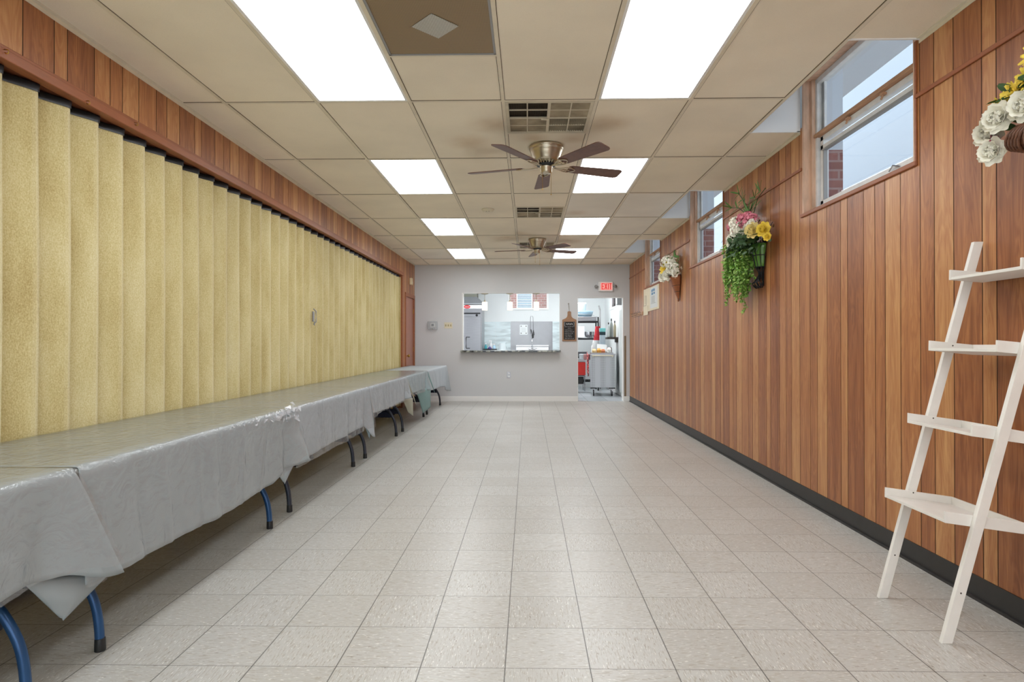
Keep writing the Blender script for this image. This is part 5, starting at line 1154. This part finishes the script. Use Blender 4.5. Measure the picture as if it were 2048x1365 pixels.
m = MB(); m.tube([(-.2, -.03, .86), (-.23, -.03, .89), (.23, -.03, .89), (.2, -.03, .86)], .012, 8); obj('handle', T(m), IVORY, r)
m = MB(); m.box(-.27, -.13, -.01, .1, .165, .19); m.box(.13, .27, -.01, .1, .165, .19); obj('bumper', T(m), BLACK, r)
for x in (-.2, .2):
    for yv in (.04, .64):
        m = MB(); m.lathe([(.045, -.014), (.05, -.01), (.05, .01), (.045, .014)], n=16, M=Matrix.Translation((x, yv, .054)) @ Matrix.Rotation(pi/2, 4, 'Y')); w_ = obj('caster', T(m), BLACK, r)
        m = MB(); m.box(x-.024, x-.018, yv-.02, yv+.02, .05, .18); m.box(x+.018, x+.024, yv-.02, yv+.02, .05, .18); m.box(x-.018, x+.018, yv-.02, yv+.02, .14, .18); obj('caster_fork', T(m), STEEL, w_)
# things on the cart (top at .93)
KT = .931
r = thing('food_tray', 'shallow tray of packets on top of the cart', 'tray', (1.64, 13.4, KT))
m = MB(); tray(m, 1.40, 1.88, 13.24, 13.56, KT, KT+.025); obj('tray_body', m, STEEL, r)
for k, (x, h, c, lab) in enumerate(((1.47, .09, (226, 196, 140), 'cream packet at the left end of the food tray'), (1.575, .10, (224, 158, 56), 'orange packet in the food tray'), (1.665, .085, (196, 112, 66), 'brown packet in the middle of the food tray'), (1.80, .12, (232, 232, 226), 'white pointed packet at the right end of the food tray'))):
    m = MB(); m.box(x-.045, x+.045, 13.28, 13.38, KT+.007, KT+h*.8); m.add([(x-.045, 13.28, KT+h*.8), (x+.045, 13.28, KT+h*.8), (x+.045, 13.38, KT+h*.8), (x-.045, 13.38, KT+h*.8), (x-.03, 13.33, KT+h+.02), (x+.03, 13.33, KT+h+.02)], [(0, 1, 5, 4), (2, 3, 4, 5), (1, 2, 5), (3, 0, 4)])
    solo('food_packet', m, mat('packet_%d' % k, c, .45, var=.2, vscale=30), lab, 'packet', 'packets on the cart tray', bevel=.006)
m = MB(); m.obox(Matrix.Translation((1.66, 13.50, KT+.13)) @ Matrix.Rotation(-.5, 4, 'X') @ Matrix.Rotation(.1, 4, 'Y'), .22, .012, .17); solo('paper_stack', m, PAPW, 'white card leaning behind the packets on the cart', 'card')
bottle(1.47, 13.62, KT, .24, .035, WPLAS, 'small white bottle standing at the back of the cart')
r = thing('soap_jug', 'tall clear jug with teal lid and dark band on the cart', 'jug', (1.69, 13.62, KT))
m = MB(); m.box(1.63, 1.755, 13.60, 13.70, KT, KT+.42); obj('jug_body', m, mat('bluish_clear_plastic', (178, 194, 206), .25), r, bevel=.012)
m = MB(); m.box(1.627, 1.758, 13.597, 13.703, KT+.42, KT+.49); obj('dark_band', m, mat('dark_teal', (26, 54, 62), .4), r, bevel=.006)
m = MB(); m.box(1.625, 1.76, 13.595, 13.705, KT+.49, KT+.575); obj('teal_lid', m, mat('teal_lid', (130, 208, 208), .4), r, bevel=.008)
r = thing('red_bag', 'red and white fabric bag behind the cart', 'bag', (1.60, 14.2, KT))
m = MB(); m.grid(lambda u, v: (1.61+(.10-.05*v)*cos(2*pi*u)*(1+.15*noise.noise(Vector((u*4, v*3, 0)))), 13.83+.05*sin(2*pi*u), KT+.30+.32*v), 16, 8); obj('red_cloth', m, mat('red_fabric', (190, 40, 52), .7, var=.2, vscale=15), r, smooth=True)
m = MB(); m.grid(lambda u, v: (1.58+(.13-.05*v)*cos(2*pi*u), 13.83+.06*sin(2*pi*u), KT+.30*v), 16, 6); obj('white_cloth', m, mat('white_fabric', (226, 228, 228), .7, var=.1), r, smooth=True)
m = MB(); m.lathe([(.06, 0), (.065, .01), (.065, .10), (.05, .14), (.001, .14)], c=(1.84, 13.62, KT), n=16); solo('dark_red_jar', m, mat('dark_red_jar', (110, 40, 44), .35), 'dark red jar beside the clear jug on the cart', 'jar', smooth=True)
for k in range(2):
    m = MB(); m.lathe([(.075, 0), (.085, .02), (.08, .10), (.085, .12), (.07, .13), (.001, .13)], c=(1.30-.0+.105*k*0, 14.30-.3*k, .0), n=16); m.v = [(x+(.0 if k == 0 else .08), yv, z+.78) for x, yv, z in m.v]
    solo('lidded_jar', m, CLR if k == 0 else mat('pinkish_jar', (170, 120, 118), .3), ('clear round jar with pale lid left of the cart', 'pinkish round jar left of the cart, beside the clear one')[k], 'jar', smooth=True)
# red crate trolley behind the cart
r = thing('red_trolley', 'red crate trolley with patterned cloth left of the cart', 'trolley', (1.22, 14.2, 0))
REDP = mat('red_plastic', (204, 44, 36), .4, var=.08); m = MB(); m.box(.98, 1.34, 13.95, 14.38, .42, .72); obj('red_crate', m, REDP, r, bevel=.01)
m = MB(); m.box(.98, 1.34, 13.95, 14.38, .73, .775); obj('top_board', m, STEEL, r, bevel=.004)
m = MB()
for x in (1.0, 1.32):
    for yv in (13.97, 14.36): m.tube([(x, yv, .05), (x, yv, .73)], .012, 8)
m.box(.98, 1.34, 13.96, 14.37, .20, .215); m.box(.98, 1.34, 13.96, 14.37, .385, .40); obj('trolley_frame', m, STEEL, r)
m = MB(); m.box(1.0, 1.30, 13.99, 14.34, .216, .37); obj('lower_bin', m, BLACK, r, bevel=.01)
m2, nt, p = newmat('dotted_red_cloth'); N = nt.nodes; L = nt.links; tc = N.new('ShaderNodeTexCoord'); v = N.new('ShaderNodeTexVoronoi'); v.inputs['Scale'].default_value = 22; L.new(tc.outputs['Object'], v.inputs['Vector'])
cr = N.new('ShaderNodeValToRGB'); cr.color_ramp.interpolation = 'CONSTANT'; e = cr.color_ramp; e.elements[0].color = (*lin((235, 228, 220)), 1); e.elements[1].position = .28; e.elements[1].color = (*lin((198, 52, 40)), 1); q = e.elements.new(.6); q.color = (*lin((50, 56, 66)), 1)
L.new(v.outputs[0], cr.inputs[0]); L.new(cr.outputs[0], p.inputs['Base Color']); p.inputs['Roughness'].default_value = .8
m = MB(); m.grid(lambda u, v_: (1.365+.008*sin(u*14)-.004, 13.45+.42*u, .92-.46*v_-.05*sin(u*5)), 16, 8); solo('patterned_cloth', m, m2, 'red, dark and white patterned cloth hanging on the side of the cart', 'cloth', smooth=True, solid=.003)
bpy.context.view_layer.update()
